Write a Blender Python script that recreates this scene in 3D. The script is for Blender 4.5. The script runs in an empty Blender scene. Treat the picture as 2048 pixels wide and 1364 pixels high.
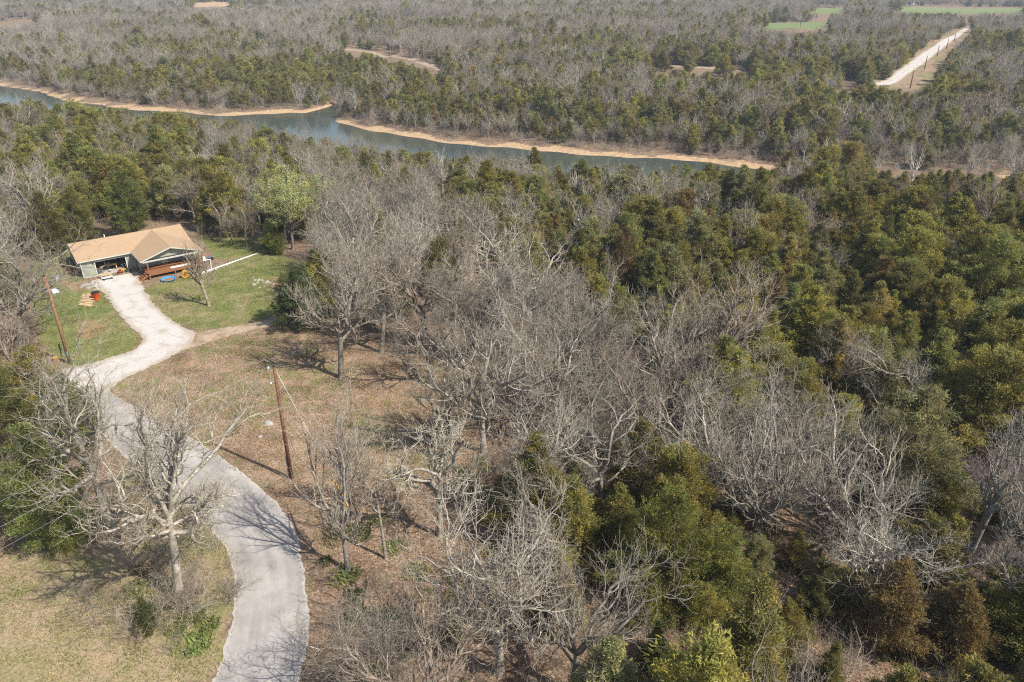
import bpy, math, random
import numpy as np
from mathutils import Vector
RAD = math.radians
scene = bpy.context.scene
COL = scene.collection

# ------------------------------------------------------------------ camera
CAM_Z, PITCH, FOC = 40.0, RAD(25.98), 1500.0      # focal length in pixels of a 2048 wide frame
cam_d = bpy.data.cameras.new('camera')
cam_d.sensor_width = 36.0
cam_d.lens = FOC / 2048 * 36
cam_d.clip_start, cam_d.clip_end = 0.5, 12000
cam = bpy.data.objects.new('camera', cam_d)
COL.objects.link(cam)
cam.location = (0, 0, CAM_Z)
cam.rotation_euler = (math.pi / 2 - PITCH, 0, 0)
scene.camera = cam

# ------------------------------------------------------------------ sky, sun, exposure
SUN_EL, SUN_AZ = RAD(47), RAD(-31)                # azimuth measured from +X, anticlockwise
sd = Vector((math.cos(SUN_EL) * math.cos(SUN_AZ), math.cos(SUN_EL) * math.sin(SUN_AZ), math.sin(SUN_EL)))
world = bpy.data.worlds.new('World')
scene.world = world
world.use_nodes = True
wn = world.node_tree
bg = wn.nodes['Background']
sky = wn.nodes.new('ShaderNodeTexSky')
sky.sky_type = 'NISHITA'
sky.sun_disc = False
sky.sun_elevation = SUN_EL
sky.sun_rotation = math.atan2(sd.x, sd.y)
sky.air_density, sky.dust_density, sky.ozone_density = 1.0, 1.5, 1.0
wn.links.new(sky.outputs[0], bg.inputs[0])
bg.inputs[1].default_value = 0.115
sun_d = bpy.data.lights.new('sun', 'SUN')
sun_d.energy = 4.7
sun_d.angle = RAD(0.53)
sun_d.color = (1.0, 0.94, 0.85)
sun = bpy.data.objects.new('sun', sun_d)
COL.objects.link(sun)
sun.location = (60, -40, 120)
sun.rotation_euler = (-sd).to_track_quat('-Z', 'Y').to_euler()
vs = scene.view_settings
vs.view_transform, vs.look, vs.exposure, vs.gamma = 'Standard', 'None', 0.55, 1.0
vs.use_curve_mapping = False
cy = scene.cycles
cy.max_bounces, cy.diffuse_bounces, cy.glossy_bounces = 5, 3, 2
cy.transmission_bounces, cy.transparent_max_bounces, cy.volume_bounces = 3, 4, 0
cy.pixel_filter_type, cy.filter_width = 'BLACKMAN_HARRIS', 1.15
cy.use_denoising = False
cy.sample_clamp_indirect = 2.0
cy.denoiser = 'OPENIMAGEDENOISE'
cy.denoising_prefilter = 'ACCURATE'
cy.use_adaptive_sampling = False

rng = np.random.default_rng(11)
rnd = random.Random(5)

# ------------------------------------------------------------------ projection and terrain
CP, SP = math.cos(PITCH), math.sin(PITCH)
def proj(x, y, z):
    d = CAM_Z - z
    zc = y * CP + d * SP
    return 1024 + FOC * x / zc, 682 + FOC * (d * CP - y * SP) / zc, zc

FARX = np.array([-3000, -900, -600, -268, -200, -122, -87, -79, -74, -71, -51, 9, 72, 105, 160, 260, 600, 3000.])
FARY = np.array([1700, 800, 610, 411, 356, 317, 322, 346, 342, 308, 285, 247, 226, 217, 206, 190, 150, -100.])
KEEP = [0, 1, 2, 3, 4, 5, 10, 11, 12, 13, 14, 15, 16, 17]
FARX0, FARY0 = FARX[KEEP], FARY[KEEP]
def bankd(x, y):                    # distance beyond (+) or before (-) the far bank of the river
    wob = 3.0 * np.sin(x * .045) + 1.6 * np.sin(x * .13 + 1) + .7 * np.sin(x * .41 + 2)
    d = (y - np.interp(x, FARX, FARY) - wob) * 0.87
    sm = (y - np.interp(x, FARX0, FARY0) - wob) * 0.87       # the near bank does not follow the cove
    d = np.where(sm < -14, sm, np.maximum(d, -18))
    return np.where(d < 0, d * np.interp(x, [30, 110], [1.0, 2.2]), d)

def wave(x, y, L, s):
    a = 2 * math.pi / L
    return (np.sin(a * (x * .8 + y * .6) + s) + np.sin(a * 1.13 * (x * -.55 + y * .84) + s * 2.3)
            + np.sin(a * .81 * (x * .2 - y * .97) + s * 3.1)) / 3
WATER_Z = -12.0
RIVW = 46.0
def hgt(x, y):
    x = np.asarray(x, float); y = np.asarray(y, float)
    d = bankd(x, y)
    nx = [-4000, -190, -130, -RIVW - 45, -RIVW - 18, -RIVW - 2, -RIVW + 6, -7, 0, 9, 26, 90, 220, 600, 4000]
    nz = [0, 0, -.5, -4.5, -8.5, -11.8, -14, -13.5, -12.0, -11.0, -8.8, -4.5, 1.5, 4, 8]
    z = np.interp(d, nx, nz)
    dry = np.clip((x - 72) / 14, 0, 1)
    z = np.where((d < 2) & (d > -RIVW - 2), np.maximum(z, z * (1 - dry) + (-11.35 + .25 * np.sin(x * .5) * np.sin(y * .4)) * dry), z)
    far = np.clip((d - 40) / 300, 0, 1)
    z = z + far * (4.5 * wave(x, y, 420, 1.0) + 1.6 * wave(x, y, 130, 2.0))
    vf = np.clip((y - 850) / 900, 0, 1)
    z = z + vf * (17 * wave(x, y, 1300, 4.0) + 9 * wave(x, y, 480, .4) + 4)
    near = np.clip((-d - 60) / 60, 0, 1)
    z = z + near * (.10 * wave(x, y, 21, 1.5) + .05 * wave(x, y, 9.5, .3))
    lk = np.exp(-(((x + 640) / 120) ** 2 + ((y - 1010) / 60) ** 2) ** 2)      # the far backwater
    z = z * (1 - lk) + -13.5 * lk
    return z

TT = np.geomspace(25, 5000, 5000)
def G(px, py):                      # the ground point seen at a pixel of the photograph
    u, v = (px - 1024) / FOC, (py - 682) / FOC
    F, D = CP - v * SP, SP + v * CP
    X, Y, Z = u * TT, F * TT, CAM_Z - D * TT
    i = int(np.argmax(Z < hgt(X, Y)))
    if i == 0: i = len(TT) - 1
    return Vector((X[i], Y[i], float(hgt(X[i], Y[i]))))
def GL(pts): return [G(*p) for p in pts]
def inpoly(px, py, poly):
    px = np.asarray(px); py = np.asarray(py)
    c = np.zeros(px.shape, bool)
    n = len(poly)
    for i in range(n):
        x1, y1 = poly[i][0], poly[i][1]
        x2, y2 = poly[(i + 1) % n][0], poly[(i + 1) % n][1]
        if y1 == y2: continue
        c ^= ((y1 > py) != (y2 > py)) & (px < (x2 - x1) * (py - y1) / (y2 - y1) + x1)
    return c

# ------------------------------------------------------------------ tagging
def tag(o, label=None, cat=None, group=None, kind=None):
    if label: o['label'] = label
    if cat: o['category'] = cat
    if group: o['group'] = group
    if kind: o['kind'] = kind
    return o
def empty(name, loc, rz=0.0):
    o = bpy.data.objects.new(name, None)
    COL.objects.link(o)
    o.empty_display_size = .3
    o.location = loc
    o.rotation_euler = (0, 0, rz)
    return o

# ------------------------------------------------------------------ materials
def nodes_of(name):
    m = bpy.data.materials.new(name)
    m.use_nodes = True
    nt = m.node_tree
    b = nt.nodes['Principled BSDF']
    b.inputs['Specular IOR Level'].default_value = .25
    return m, nt, b
def N(nt, t, **kw):
    n = nt.nodes.new(t)
    for k, v in kw.items(): setattr(n, k, v)
    return n
def noise(nt, vec, scale, detail=4, rough=.55):
    n = N(nt, 'ShaderNodeTexNoise')
    n.inputs['Scale'].default_value = scale
    n.inputs['Detail'].default_value = detail
    n.inputs['Roughness'].default_value = rough
    if vec is not None: nt.links.new(vec, n.inputs['Vector'])
    return n
def ramp(nt, fac, stops):
    r = N(nt, 'ShaderNodeValToRGB')
    e = r.color_ramp.elements
    while len(e) < len(stops): e.new(.5)
    for el, (p, c) in zip(e, stops):
        el.position = p
        el.color = (*c, 1) if len(c) == 3 else c
    nt.links.new(fac, r.inputs[0])
    return r
def mixc(nt, fac, a, b, mode='MIX'):
    m = N(nt, 'ShaderNodeMix', data_type='RGBA', blend_type=mode)
    if isinstance(fac, (int, float)): m.inputs[0].default_value = fac
    else: nt.links.new(fac, m.inputs[0])
    for i, s in ((6, a), (7, b)):
        if isinstance(s, tuple): m.inputs[i].default_value = (*s, 1)
        else: nt.links.new(s, m.inputs[i])
    return m.outputs[2]
def math_(nt, op, a, b=0.0, c=None):
    m = N(nt, 'ShaderNodeMath', operation=op)
    for i, s in enumerate((a, b) if c is None else (a, b, c)):
        if isinstance(s, (int, float)): m.inputs[i].default_value = s
        else: nt.links.new(s, m.inputs[i])
    return m.outputs[0]
def bump(nt, b, h, strength=.4, dist=.05):
    n = N(nt, 'ShaderNodeBump')
    n.inputs['Strength'].default_value = strength
    n.inputs['Distance'].default_value = dist
    nt.links.new(h, n.inputs['Height'])
    nt.links.new(n.outputs[0], b.inputs['Normal'])
def plain(name, c, rough=.7, var=.25, scale=3.0, metal=0.0, bmp=0.0, c2=None, spec=.25):
    m, nt, b = nodes_of(name)
    tc = N(nt, 'ShaderNodeTexCoord')
    n = noise(nt, tc.outputs['Object'], scale, 5)
    d = c2 or tuple(x * (1 - var) for x in c)
    r = ramp(nt, n.outputs[0], [(.32, d), (.68, c)])
    nt.links.new(r.outputs[0], b.inputs['Base Color'])
    b.inputs['Roughness'].default_value = rough
    b.inputs['Metallic'].default_value = metal
    b.inputs['Specular IOR Level'].default_value = spec
    if bmp: bump(nt, b, n.outputs[0], bmp, .02)
    return m
def geo_pos(nt): return N(nt, 'ShaderNodeNewGeometry').outputs['Position']

M = {}
def tint(nt):                        # a tree's own colour: the object's, or the one its point in the woodland carries
    oi = N(nt, 'ShaderNodeObjectInfo')
    at = N(nt, 'ShaderNodeAttribute', attribute_name='tint', attribute_type='INSTANCER')
    k = math_(nt, 'GREATER_THAN', at.outputs['Fac'], .001)
    return oi, mixc(nt, k, oi.outputs['Color'], at.outputs['Color'])
def mat_bark():
    m, nt, b = nodes_of('bark')
    oi, oc = tint(nt)
    tc = N(nt, 'ShaderNodeTexCoord')
    n1 = noise(nt, tc.outputs['Object'], 1.6, 4)
    n2 = noise(nt, tc.outputs['Object'], 9, 3)
    s = math_(nt, 'MULTIPLY_ADD', n2.outputs[0], .5, math_(nt, 'MULTIPLY', n1.outputs[0], .6))
    r = ramp(nt, s, [(.40, (.24, .215, .19)), (.55, (.55, .51, .46)), (.72, (.95, .94, .88))])
    r2 = math_(nt, 'MULTIPLY_ADD', oi.outputs['Random'], .5, .75)
    c = mixc(nt, 1.0, r.outputs[0], oc, 'MULTIPLY')
    hs = N(nt, 'ShaderNodeHueSaturation')
    nt.links.new(c, hs.inputs['Color']); nt.links.new(r2, hs.inputs['Value'])
    nt.links.new(hs.outputs[0], b.inputs['Base Color'])
    b.inputs['Roughness'].default_value = .85
    b.inputs['Specular IOR Level'].default_value = .1
    return m
def mat_twig():
    m, nt, b = nodes_of('twig')
    oi, oc = tint(nt)
    tc = N(nt, 'ShaderNodeTexCoord')
    n = noise(nt, tc.outputs['Object'], 2.3, 3)
    r = ramp(nt, n.outputs[0], [(.34, (.46, .43, .37)), (.66, (.92, .89, .79))])
    r2 = math_(nt, 'MULTIPLY_ADD', oi.outputs['Random'], .5, .75)
    c = mixc(nt, 1.0, r.outputs[0], oc, 'MULTIPLY')
    hs = N(nt, 'ShaderNodeHueSaturation')
    nt.links.new(c, hs.inputs['Color']); nt.links.new(r2, hs.inputs['Value'])
    nt.links.new(hs.outputs[0], b.inputs['Base Color'])
    b.inputs['Roughness'].default_value = .85
    b.inputs['Specular IOR Level'].default_value = .1
    return m
def mat_leaf(name='foliage'):
    m, nt, b = nodes_of(name)
    oi, oc = tint(nt)
    at = N(nt, 'ShaderNodeAttribute', attribute_name='tone')
    tc = N(nt, 'ShaderNodeTexCoord')
    n = noise(nt, tc.outputs['Object'], .8, 3)
    r = ramp(nt, n.outputs[0], [(.3, (.75, .85, .9)), (.5, (1, 1, 1)), (.72, (1.35, 1.12, .8))])
    c = mixc(nt, 1.0, r.outputs[0], oc, 'MULTIPLY')
    v = math_(nt, 'MULTIPLY', at.outputs['Fac'], math_(nt, 'MULTIPLY_ADD', oi.outputs['Random'], .5, .75))
    hs = N(nt, 'ShaderNodeHueSaturation')
    nt.links.new(c, hs.inputs['Color']); nt.links.new(v, hs.inputs['Value'])
    hr = math_(nt, 'MULTIPLY_ADD', oi.outputs['Random'], .024, .488)
    nt.links.new(hr, hs.inputs['Hue'])
    nt.links.new(hs.outputs[0], b.inputs['Base Color'])
    b.inputs['Roughness'].default_value = .65
    b.inputs['Specular IOR Level'].default_value = .12
    tr = N(nt, 'ShaderNodeBsdfTranslucent')
    nt.links.new(hs.outputs[0], tr.inputs[0])
    mx = N(nt, 'ShaderNodeMixShader'); mx.inputs[0].default_value = .4
    nt.links.new(b.outputs[0], mx.inputs[1]); nt.links.new(tr.outputs[0], mx.inputs[2])
    nt.links.new(mx.outputs[0], nt.nodes['Material Output'].inputs[0])
    return m
M['bark'], M['twig'], M['leaf'] = mat_bark(), mat_twig(), mat_leaf()

def mat_ground():
    m, nt, b = nodes_of('ground_cover')
    p = geo_pos(nt)
    z = N(nt, 'ShaderNodeAttribute', attribute_name='zone')
    sep = N(nt, 'ShaderNodeSeparateColor'); nt.links.new(z.outputs['Color'], sep.inputs[0])
    z2 = N(nt, 'ShaderNodeAttribute', attribute_name='zone2')
    sep2 = N(nt, 'ShaderNodeSeparateColor'); nt.links.new(z2.outputs['Color'], sep2.inputs[0])
    big, mid, fine = noise(nt, p, .09, 5), noise(nt, p, .7, 5, .6), noise(nt, p, 5.0, 4, .65)
    vor = N(nt, 'ShaderNodeTexVoronoi'); vor.inputs['Scale'].default_value = 6.5
    nt.links.new(p, vor.inputs['Vector'])
    vs_ = N(nt, 'ShaderNodeSeparateColor'); nt.links.new(vor.outputs['Color'], vs_.inputs[0])
    leafc = ramp(nt, vs_.outputs[0], [(0, (.09, .062, .045)), (.35, (.19, .13, .088)), (.7, (.30, .205, .135)), (.93, (.42, .30, .205)), (1, (.50, .41, .32))])
    soil = ramp(nt, mid.outputs[0], [(.3, (.10, .072, .052)), (.7, (.26, .18, .12))])
    litter = mixc(nt, .6, soil.outputs[0], leafc.outputs[0])
    gr = ramp(nt, fine.outputs[0], [(.25, (.075, .10, .026)), (.5, (.15, .175, .055)), (.75, (.26, .26, .11))])
    dry = ramp(nt, fine.outputs[0], [(.25, (.19, .13, .09)), (.5, (.345, .245, .165)), (.8, (.50, .385, .275))])
    # lawn: green with tan patches
    lf = math_(nt, 'MULTIPLY_ADD', mid.outputs[0], .6, math_(nt, 'MULTIPLY', big.outputs[0], .7))
    lawn = mixc(nt, ramp(nt, lf, [(.60, (0, 0, 0)), (.86, (.9, .9, .9))]).outputs[0], gr.outputs[0], dry.outputs[0])
    # dry field: tan with leaf litter and green patches
    fld = mixc(nt, ramp(nt, mid.outputs[0], [(.38, (0, 0, 0)), (.62, (1, 1, 1))]).outputs[0], dry.outputs[0], litter)
    fld = mixc(nt, .35, fld, dry.outputs[0])
    drift = noise(nt, p, .22, 6, .65)
    fld = mixc(nt, ramp(nt, drift.outputs[0], [(.50, (0, 0, 0)), (.66, (.8, .8, .8))]).outputs[0], fld, (.15, .098, .065))
    gp = math_(nt, 'MULTIPLY_ADD', mid.outputs[0], .55, math_(nt, 'MULTIPLY', big.outputs[0], .6))
    fld = mixc(nt, ramp(nt, gp, [(.56, (0, 0, 0)), (.68, (.8, .8, .8))]).outputs[0], fld, gr.outputs[0])
    mead = mixc(nt, ramp(nt, gp, [(.46, (0, 0, 0)), (.74, (.85, .85, .85))]).outputs[0], dry.outputs[0], gr.outputs[0])
    sand = ramp(nt, mid.outputs[0], [(.3, (.33, .22, .12)), (.55, (.45, .315, .185)), (.75, (.52, .41, .28))])
    past = ramp(nt, mid.outputs[0], [(.3, (.14, .185, .07)), (.7, (.20, .24, .095))])
    def edge(ch, w=.55):
        s = math_(nt, 'ADD', ch, math_(nt, 'MULTIPLY_ADD', mid.outputs[0], w, -w / 2))
        return ramp(nt, s, [(.35, (0, 0, 0)), (.65, (1, 1, 1))]).outputs[0]
    # some sparse green under the trees
    lit2 = mixc(nt, ramp(nt, gp, [(.62, (0, 0, 0)), (.74, (.45, .45, .45))]).outputs[0], litter, gr.outputs[0])
    c = mixc(nt, edge(sep.outputs[1]), lit2, fld)
    c = mixc(nt, edge(sep2.outputs[0]), c, mead)
    c = mixc(nt, edge(sep.outputs[0]), c, lawn)
    c = mixc(nt, edge(sep.outputs[2], .4), c, sand.outputs[0])
    c = mixc(nt, edge(sep2.outputs[1], .3), c, past.outputs[0])
    soilb = ramp(nt, mid.outputs[0], [(.3, (.24, .15, .085)), (.7, (.37, .245, .145))])
    c = mixc(nt, edge(sep2.outputs[2], .8), c, soilb.outputs[0])
    nt.links.new(c, b.inputs['Base Color'])
    b.inputs['Roughness'].default_value = .95
    b.inputs['Specular IOR Level'].default_value = .05
    hh = math_(nt, 'ADD', math_(nt, 'MULTIPLY', fine.outputs[0], .6), vs_.outputs[1])
    bump(nt, b, hh, .55, .06)
    return m
def mat_gravel():
    m, nt, b = nodes_of('gravel')
    p = geo_pos(nt)
    a, f = noise(nt, p, .5, 5, .6), noise(nt, p, 9, 3, .7)
    e = N(nt, 'ShaderNodeAttribute', attribute_name='edge')
    base = ramp(nt, f.outputs[0], [(.28, (.33, .305, .275)), (.5, (.50, .47, .43)), (.72, (.66, .63, .58))])
    dirt = ramp(nt, f.outputs[0], [(.3, (.28, .22, .16)), (.7, (.46, .39, .31))])
    ac = N(nt, 'ShaderNodeAttribute', attribute_name='across')
    rut = math_(nt, 'MULTIPLY_ADD', math_(nt, 'COSINE', math_(nt, 'MULTIPLY', ac.outputs['Fac'], 12.57)), .07, .0)
    k = math_(nt, 'ADD', math_(nt, 'ADD', a.outputs[0], rut), math_(nt, 'MULTIPLY', e.outputs['Fac'], .30))
    c = mixc(nt, ramp(nt, k, [(.50, (0, 0, 0)), (.74, (.85, .85, .85))]).outputs[0], base.outputs[0], dirt.outputs[0])
    nt.links.new(c, b.inputs['Base Color'])
    b.inputs['Roughness'].default_value = .95
    bump(nt, b, f.outputs[0], .6, .04)
    return m
def mat_track():
    m, nt, b = nodes_of('dirt_track')
    p = geo_pos(nt)
    a, f = noise(nt, p, .6, 5, .6), noise(nt, p, 8, 3, .7)
    c1 = ramp(nt, f.outputs[0], [(.3, (.30, .225, .15)), (.7, (.47, .38, .28))])
    c2 = ramp(nt, f.outputs[0], [(.3, (.19, .13, .08)), (.7, (.30, .21, .13))])
    c = mixc(nt, ramp(nt, a.outputs[0], [(.42, (0, 0, 0)), (.62, (1, 1, 1))]).outputs[0], c1.outputs[0], c2.outputs[0])
    nt.links.new(c, b.inputs['Base Color'])
    b.inputs['Roughness'].default_value = .95
    bump(nt, b, f.outputs[0], .5, .04)
    return m
def mat_asphalt():
    m, nt, b = nodes_of('chip_seal')
    p = geo_pos(nt)
    a, f, g = noise(nt, p, .35, 5, .6), noise(nt, p, 14, 2, .7), noise(nt, p, 2.2, 4, .6)
    e = N(nt, 'ShaderNodeAttribute', attribute_name='edge')
    c = ramp(nt, f.outputs[0], [(.25, (.24, .22, .20)), (.75, (.42, .39, .36))]).outputs[0]
    c = mixc(nt, .55, c, ramp(nt, a.outputs[0], [(.38, (.27, .25, .23)), (.62, (.43, .405, .375))]).outputs[0])
    c = mixc(nt, ramp(nt, g.outputs[0], [(.60, (0, 0, 0)), (.75, (.35, .35, .35))]).outputs[0], c, (.19, .175, .16))
    ac = N(nt, 'ShaderNodeAttribute', attribute_name='across')
    st = noise(nt, N(nt, 'ShaderNodeCombineXYZ').outputs[0], 1.0)
    cx = st.inputs['Vector'].links[0].from_node
    nt.links.new(math_(nt, 'MULTIPLY', ac.outputs['Fac'], 5.0), cx.inputs[0])
    al = N(nt, 'ShaderNodeAttribute', attribute_name='along')
    nt.links.new(math_(nt, 'MULTIPLY', al.outputs['Fac'], .10), cx.inputs[1])
    c = mixc(nt, 1.0, c, ramp(nt, st.outputs[0], [(.3, (.80, .80, .80)), (.7, (1.14, 1.13, 1.12))]).outputs[0], 'MULTIPLY')
    k = math_(nt, 'ADD', e.outputs['Fac'], math_(nt, 'MULTIPLY_ADD', g.outputs[0], 1.0, -.5))
    c = mixc(nt, ramp(nt, k, [(.70, (0, 0, 0)), (1.0, (.8, .8, .8))]).outputs[0], c, (.46, .42, .37))
    nt.links.new(c, b.inputs['Base Color'])
    b.inputs['Roughness'].default_value = .9
    bump(nt, b, f.outputs[0], .35, .02)
    return m
def mat_water():
    m, nt, b = nodes_of('river_water')
    p = geo_pos(nt)
    mp = N(nt, 'ShaderNodeMapping'); mp.inputs['Scale'].default_value = (.6, 1.4, 1)
    nt.links.new(p, mp.inputs[0])
    n = noise(nt, mp.outputs[0], 1.6, 3)
    n2 = noise(nt, p, .02, 3)
    r = ramp(nt, n2.outputs[0], [(.35, (.04, .06, .06)), (.65, (.075, .08, .05))])
    nt.links.new(r.outputs[0], b.inputs['Base Color'])
    b.inputs['Roughness'].default_value = .12
    b.inputs['IOR'].default_value = 1.33
    b.inputs['Specular IOR Level'].default_value = .5
    bump(nt, b, n.outputs[0], .06, .05)
    return m
M['ground'], M['gravel'], M['track'], M['asphalt'], M['water'] = mat_ground(), mat_gravel(), mat_track(), mat_asphalt(), mat_water()

# ------------------------------------------------------------------ mesh helpers
def mesh_np(name, v, f, mats=(), smooth=False, midx=None):
    me = bpy.data.meshes.new(name)
    v = np.asarray(v, np.float32); f = np.asarray(f, np.int32)
    me.vertices.add(len(v)); me.vertices.foreach_set('co', v.ravel())
    k = f.shape[1]
    me.loops.add(f.size); me.loops.foreach_set('vertex_index', f.ravel())
    me.polygons.add(len(f))
    me.polygons.foreach_set('loop_start', np.arange(0, f.size, k, dtype=np.int32))
    me.polygons.foreach_set('loop_total', np.full(len(f), k, np.int32))
    if midx is not None: me.polygons.foreach_set('material_index', np.asarray(midx, np.int32))
    if smooth: me.polygons.foreach_set('use_smooth', np.ones(len(f), bool))
    for m in mats: me.materials.append(m)
    me.update(calc_edges=True)
    return me
def obj(name, me, parent=None):
    o = bpy.data.objects.new(name, me)
    COL.objects.link(o)
    if parent: o.parent = parent
    return o
def fattr(me, name, vals):
    a = me.attributes.new(name, 'FLOAT', 'POINT')
    a.data.foreach_set('value', np.asarray(vals, np.float32))

class MB:                            # a small mesh builder: boxes, bars, tubes, prisms, lathes
    def __init__(s): s.v, s.f = [], []
    def add(s, vs, fs):
        o = len(s.v)
        s.v += [tuple(p) for p in vs]
        s.f += [tuple(o + i for i in f) for f in fs]
        return s
    def box(s, x0, x1, y0, y1, z0, z1):
        vs = [(x, y, z) for z in (z0, z1) for y in (y0, y1) for x in (x0, x1)]
        return s.add(vs, [(0, 2, 3, 1), (4, 5, 7, 6), (0, 1, 5, 4), (2, 6, 7, 3), (0, 4, 6, 2), (1, 3, 7, 5)])
    def tube(s, pts, r, n=8, cap=True):
        pts = [Vector(p) for p in pts]
        rs = r if isinstance(r, (list, tuple)) else [r] * len(pts)
        vs, fs = [], []
        for i, p in enumerate(pts):
            t = (pts[min(i + 1, len(pts) - 1)] - pts[max(i - 1, 0)]).normalized()
            a = t.cross(Vector((0, 0, 1)) if abs(t.z) < .9 else Vector((1, 0, 0))).normalized()
            b = t.cross(a)
            for k in range(n):
                w = 2 * math.pi * k / n
                vs.append(p + (a * math.cos(w) + b * math.sin(w)) * rs[i])
        for i in range(len(pts) - 1):
            for k in range(n):
                fs.append((i * n + k, i * n + (k + 1) % n, (i + 1) * n + (k + 1) % n, (i + 1) * n + k))
        if cap:
            fs.append(tuple(range(n - 1, -1, -1)))
            fs.append(tuple((len(pts) - 1) * n + k for k in range(n)))
        return s.add(vs, fs)
    def bar(s, a, b, w, h):          # a rectangular bar between two points
        a, b = Vector(a), Vector(b)
        t = (b - a).normalized()
        sd_ = t.cross(Vector((0, 0, 1)) if abs(t.z) < .95 else Vector((0, 1, 0))).normalized() * (w / 2)
        up = sd_.cross(t).normalized() * (h / 2)
        vs = [p + q for p in (a, b) for q in (-sd_ - up, sd_ - up, sd_ + up, -sd_ + up)]
        return s.add(vs, [(3, 2, 1, 0), (4, 5, 6, 7), (0, 1, 5, 4), (1, 2, 6, 5), (2, 3, 7, 6), (3, 0, 4, 7)])
    def slab(s, quad, th):           # a sheet with thickness hanging below its corners
        n = len(quad)
        vs = [Vector(q) for q in quad] + [Vector(q) - Vector((0, 0, th)) for q in quad]
        return s.add(vs, [tuple(range(n)), tuple(range(2 * n - 1, n - 1, -1))] + [(i, n + i, n + (i + 1) % n, (i + 1) % n) for i in range(n)])
    def lathe(s, prof, n=16, c=(0, 0, 0)):
        vs, fs = [], []
        for r, z in prof:
            for k in range(n):
                w = 2 * math.pi * k / n
                vs.append((c[0] + r * math.cos(w), c[1] + r * math.sin(w), c[2] + z))
        for i in range(len(prof) - 1):
            for k in range(n):
                fs.append((i * n + k, i * n + (k + 1) % n, (i + 1) * n + (k + 1) % n, (i + 1) * n + k))
        fs.append(tuple(range(n - 1, -1, -1)))
        fs.append(tuple((len(prof) - 1) * n + k for k in range(n)))
        return s.add(vs, fs)
    def build(s, name, mat, parent=None, smooth=False, bevel=0.0):
        me = bpy.data.meshes.new(name)
        me.from_pydata(s.v, [], s.f)
        me.materials.append(mat)
        if smooth: me.polygons.foreach_set('use_smooth', np.ones(len(me.polygons), bool))
        me.update()
        o = obj(name, me, parent)
        if bevel:
            bv = o.modifiers.new('bevel', 'BEVEL'); bv.width = bevel; bv.segments = 1; bv.limit_method = 'ANGLE'
        return o
def rock_mesh(seed, sub=1):
    import bmesh
    r = random.Random(seed)
    bm = bmesh.new()
    bmesh.ops.create_icosphere(bm, subdivisions=2, radius=1)
    ph = [r.uniform(0, 6) for _ in range(6)]
    for v in bm.verts:
        c = v.co
        k = 1 + .22 * math.sin(2.3 * c.x + ph[0]) + .2 * math.sin(2.9 * c.y + ph[1]) + .15 * math.sin(4 * c.z + ph[2]) + r.uniform(-.07, .07)
        v.co = Vector((c.x * k, c.y * k * .8, max(c.z * k * .55, -.35)))
    me = bpy.data.meshes.new('stone')
    bm.to_mesh(me); bm.free()
    return me

# ------------------------------------------------------------------ the setting: terrain
def axis(lo, f0, f1, hi, step, grow):
    a = list(np.arange(f0, f1 + .01, step))
    s = step
    while a[-1] < hi: s *= grow; a.append(a[-1] + s)
    s = step
    b = [f0]
    while b[-1] > lo: s *= grow; b.append(b[-1] - s)
    return np.array(b[:0:-1] + a)
AX = axis(-5000, -115, 110, 5000, 1.5, 1.06)
AY = axis(-400, 25, 330, 9000, 1.5, 1.06)
XX, YY = np.meshgrid(AX, AY)
ZZ = hgt(XX, YY)
NX, NY = len(AX), len(AY)
ii = np.arange(NX * NY).reshape(NY, NX)
faces = np.stack([ii[:-1, :-1], ii[:-1, 1:], ii[1:, 1:], ii[1:, :-1]], -1).reshape(-1, 4)
tv = np.stack([XX, YY, ZZ], -1).reshape(-1, 3)
PX, PY, _zc = proj(XX.ravel(), np.maximum(YY.ravel(), 1), ZZ.ravel())
def zone_mask(*polys):
    m = np.zeros(NX * NY)
    for poly in polys:
        w = GL(poly)
        m = np.maximum(m, inpoly(XX.ravel(), YY.ravel(), w))
    return m
def soft(m, n=1):
    a = m.reshape(NY, NX)
    for _ in range(n):
        p = np.pad(a, 1, mode='edge')
        a = (p[:-2, 1:-1] + p[2:, 1:-1] + p[1:-1, :-2] + p[1:-1, 2:] + 2 * a) / 6
    return a.ravel()
LAWN_R = [(283, 580), (330, 560), (420, 548), (480, 520), (525, 505), (560, 505), (590, 520), (600, 560), (575, 610), (555, 628), (480, 650), (400, 662), (330, 635)]
LAWN_L = [(60, 500), (110, 480), (150, 500), (170, 560), (195, 570), (225, 610), (255, 652), (288, 686), (255, 706), (140, 740), (90, 690), (60, 600)]
LAWN_B = [(395, 470), (520, 470), (560, 505), (430, 520)]
FIELD = [(150, 795), (215, 780), (380, 690), (560, 640), (660, 655), (760, 700), (1000, 770), (1020, 860), (900, 940), (760, 1000), (700, 1090), (640, 1130), (590, 1010), (480, 940), (350, 870)]
MEADOW = [(-300, 1080), (40, 1090), (230, 1120), (300, 1230), (330, 1364), (300, 1600), (-300, 1600)]
VERGE = [(250, 900), (330, 950), (430, 1060), (475, 1130), (470, 1230), (430, 1364), (330, 1364), (300, 1230), (240, 1060)]
zl = soft(zone_mask(LAWN_R, LAWN_L, LAWN_B), 2)
far_field = zone_mask([(1700, 172), (1760, 110), (1860, 60), (1950, 48), (1945, 70), (1890, 110), (1860, 170), (1830, 182)])
zf = soft(np.maximum(zone_mask(FIELD), far_field), 2)
dd = bankd(XX.ravel(), YY.ravel())
zs = np.where((dd > -RIVW - 3) & (dd < 4.2 + 1.6 * np.sin(XX.ravel() * .11) + 1.3 * np.sin(XX.ravel() * .37 + 1)) & ((XX.ravel() < 88) | (np.sin(XX.ravel() * .3) * np.sin(YY.ravel() * .35) > .25)), 1.0, 0.0)
zs = np.maximum(zs, zone_mask([(372, 4), (462, 2), (466, 16), (385, 18)]))
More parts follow.
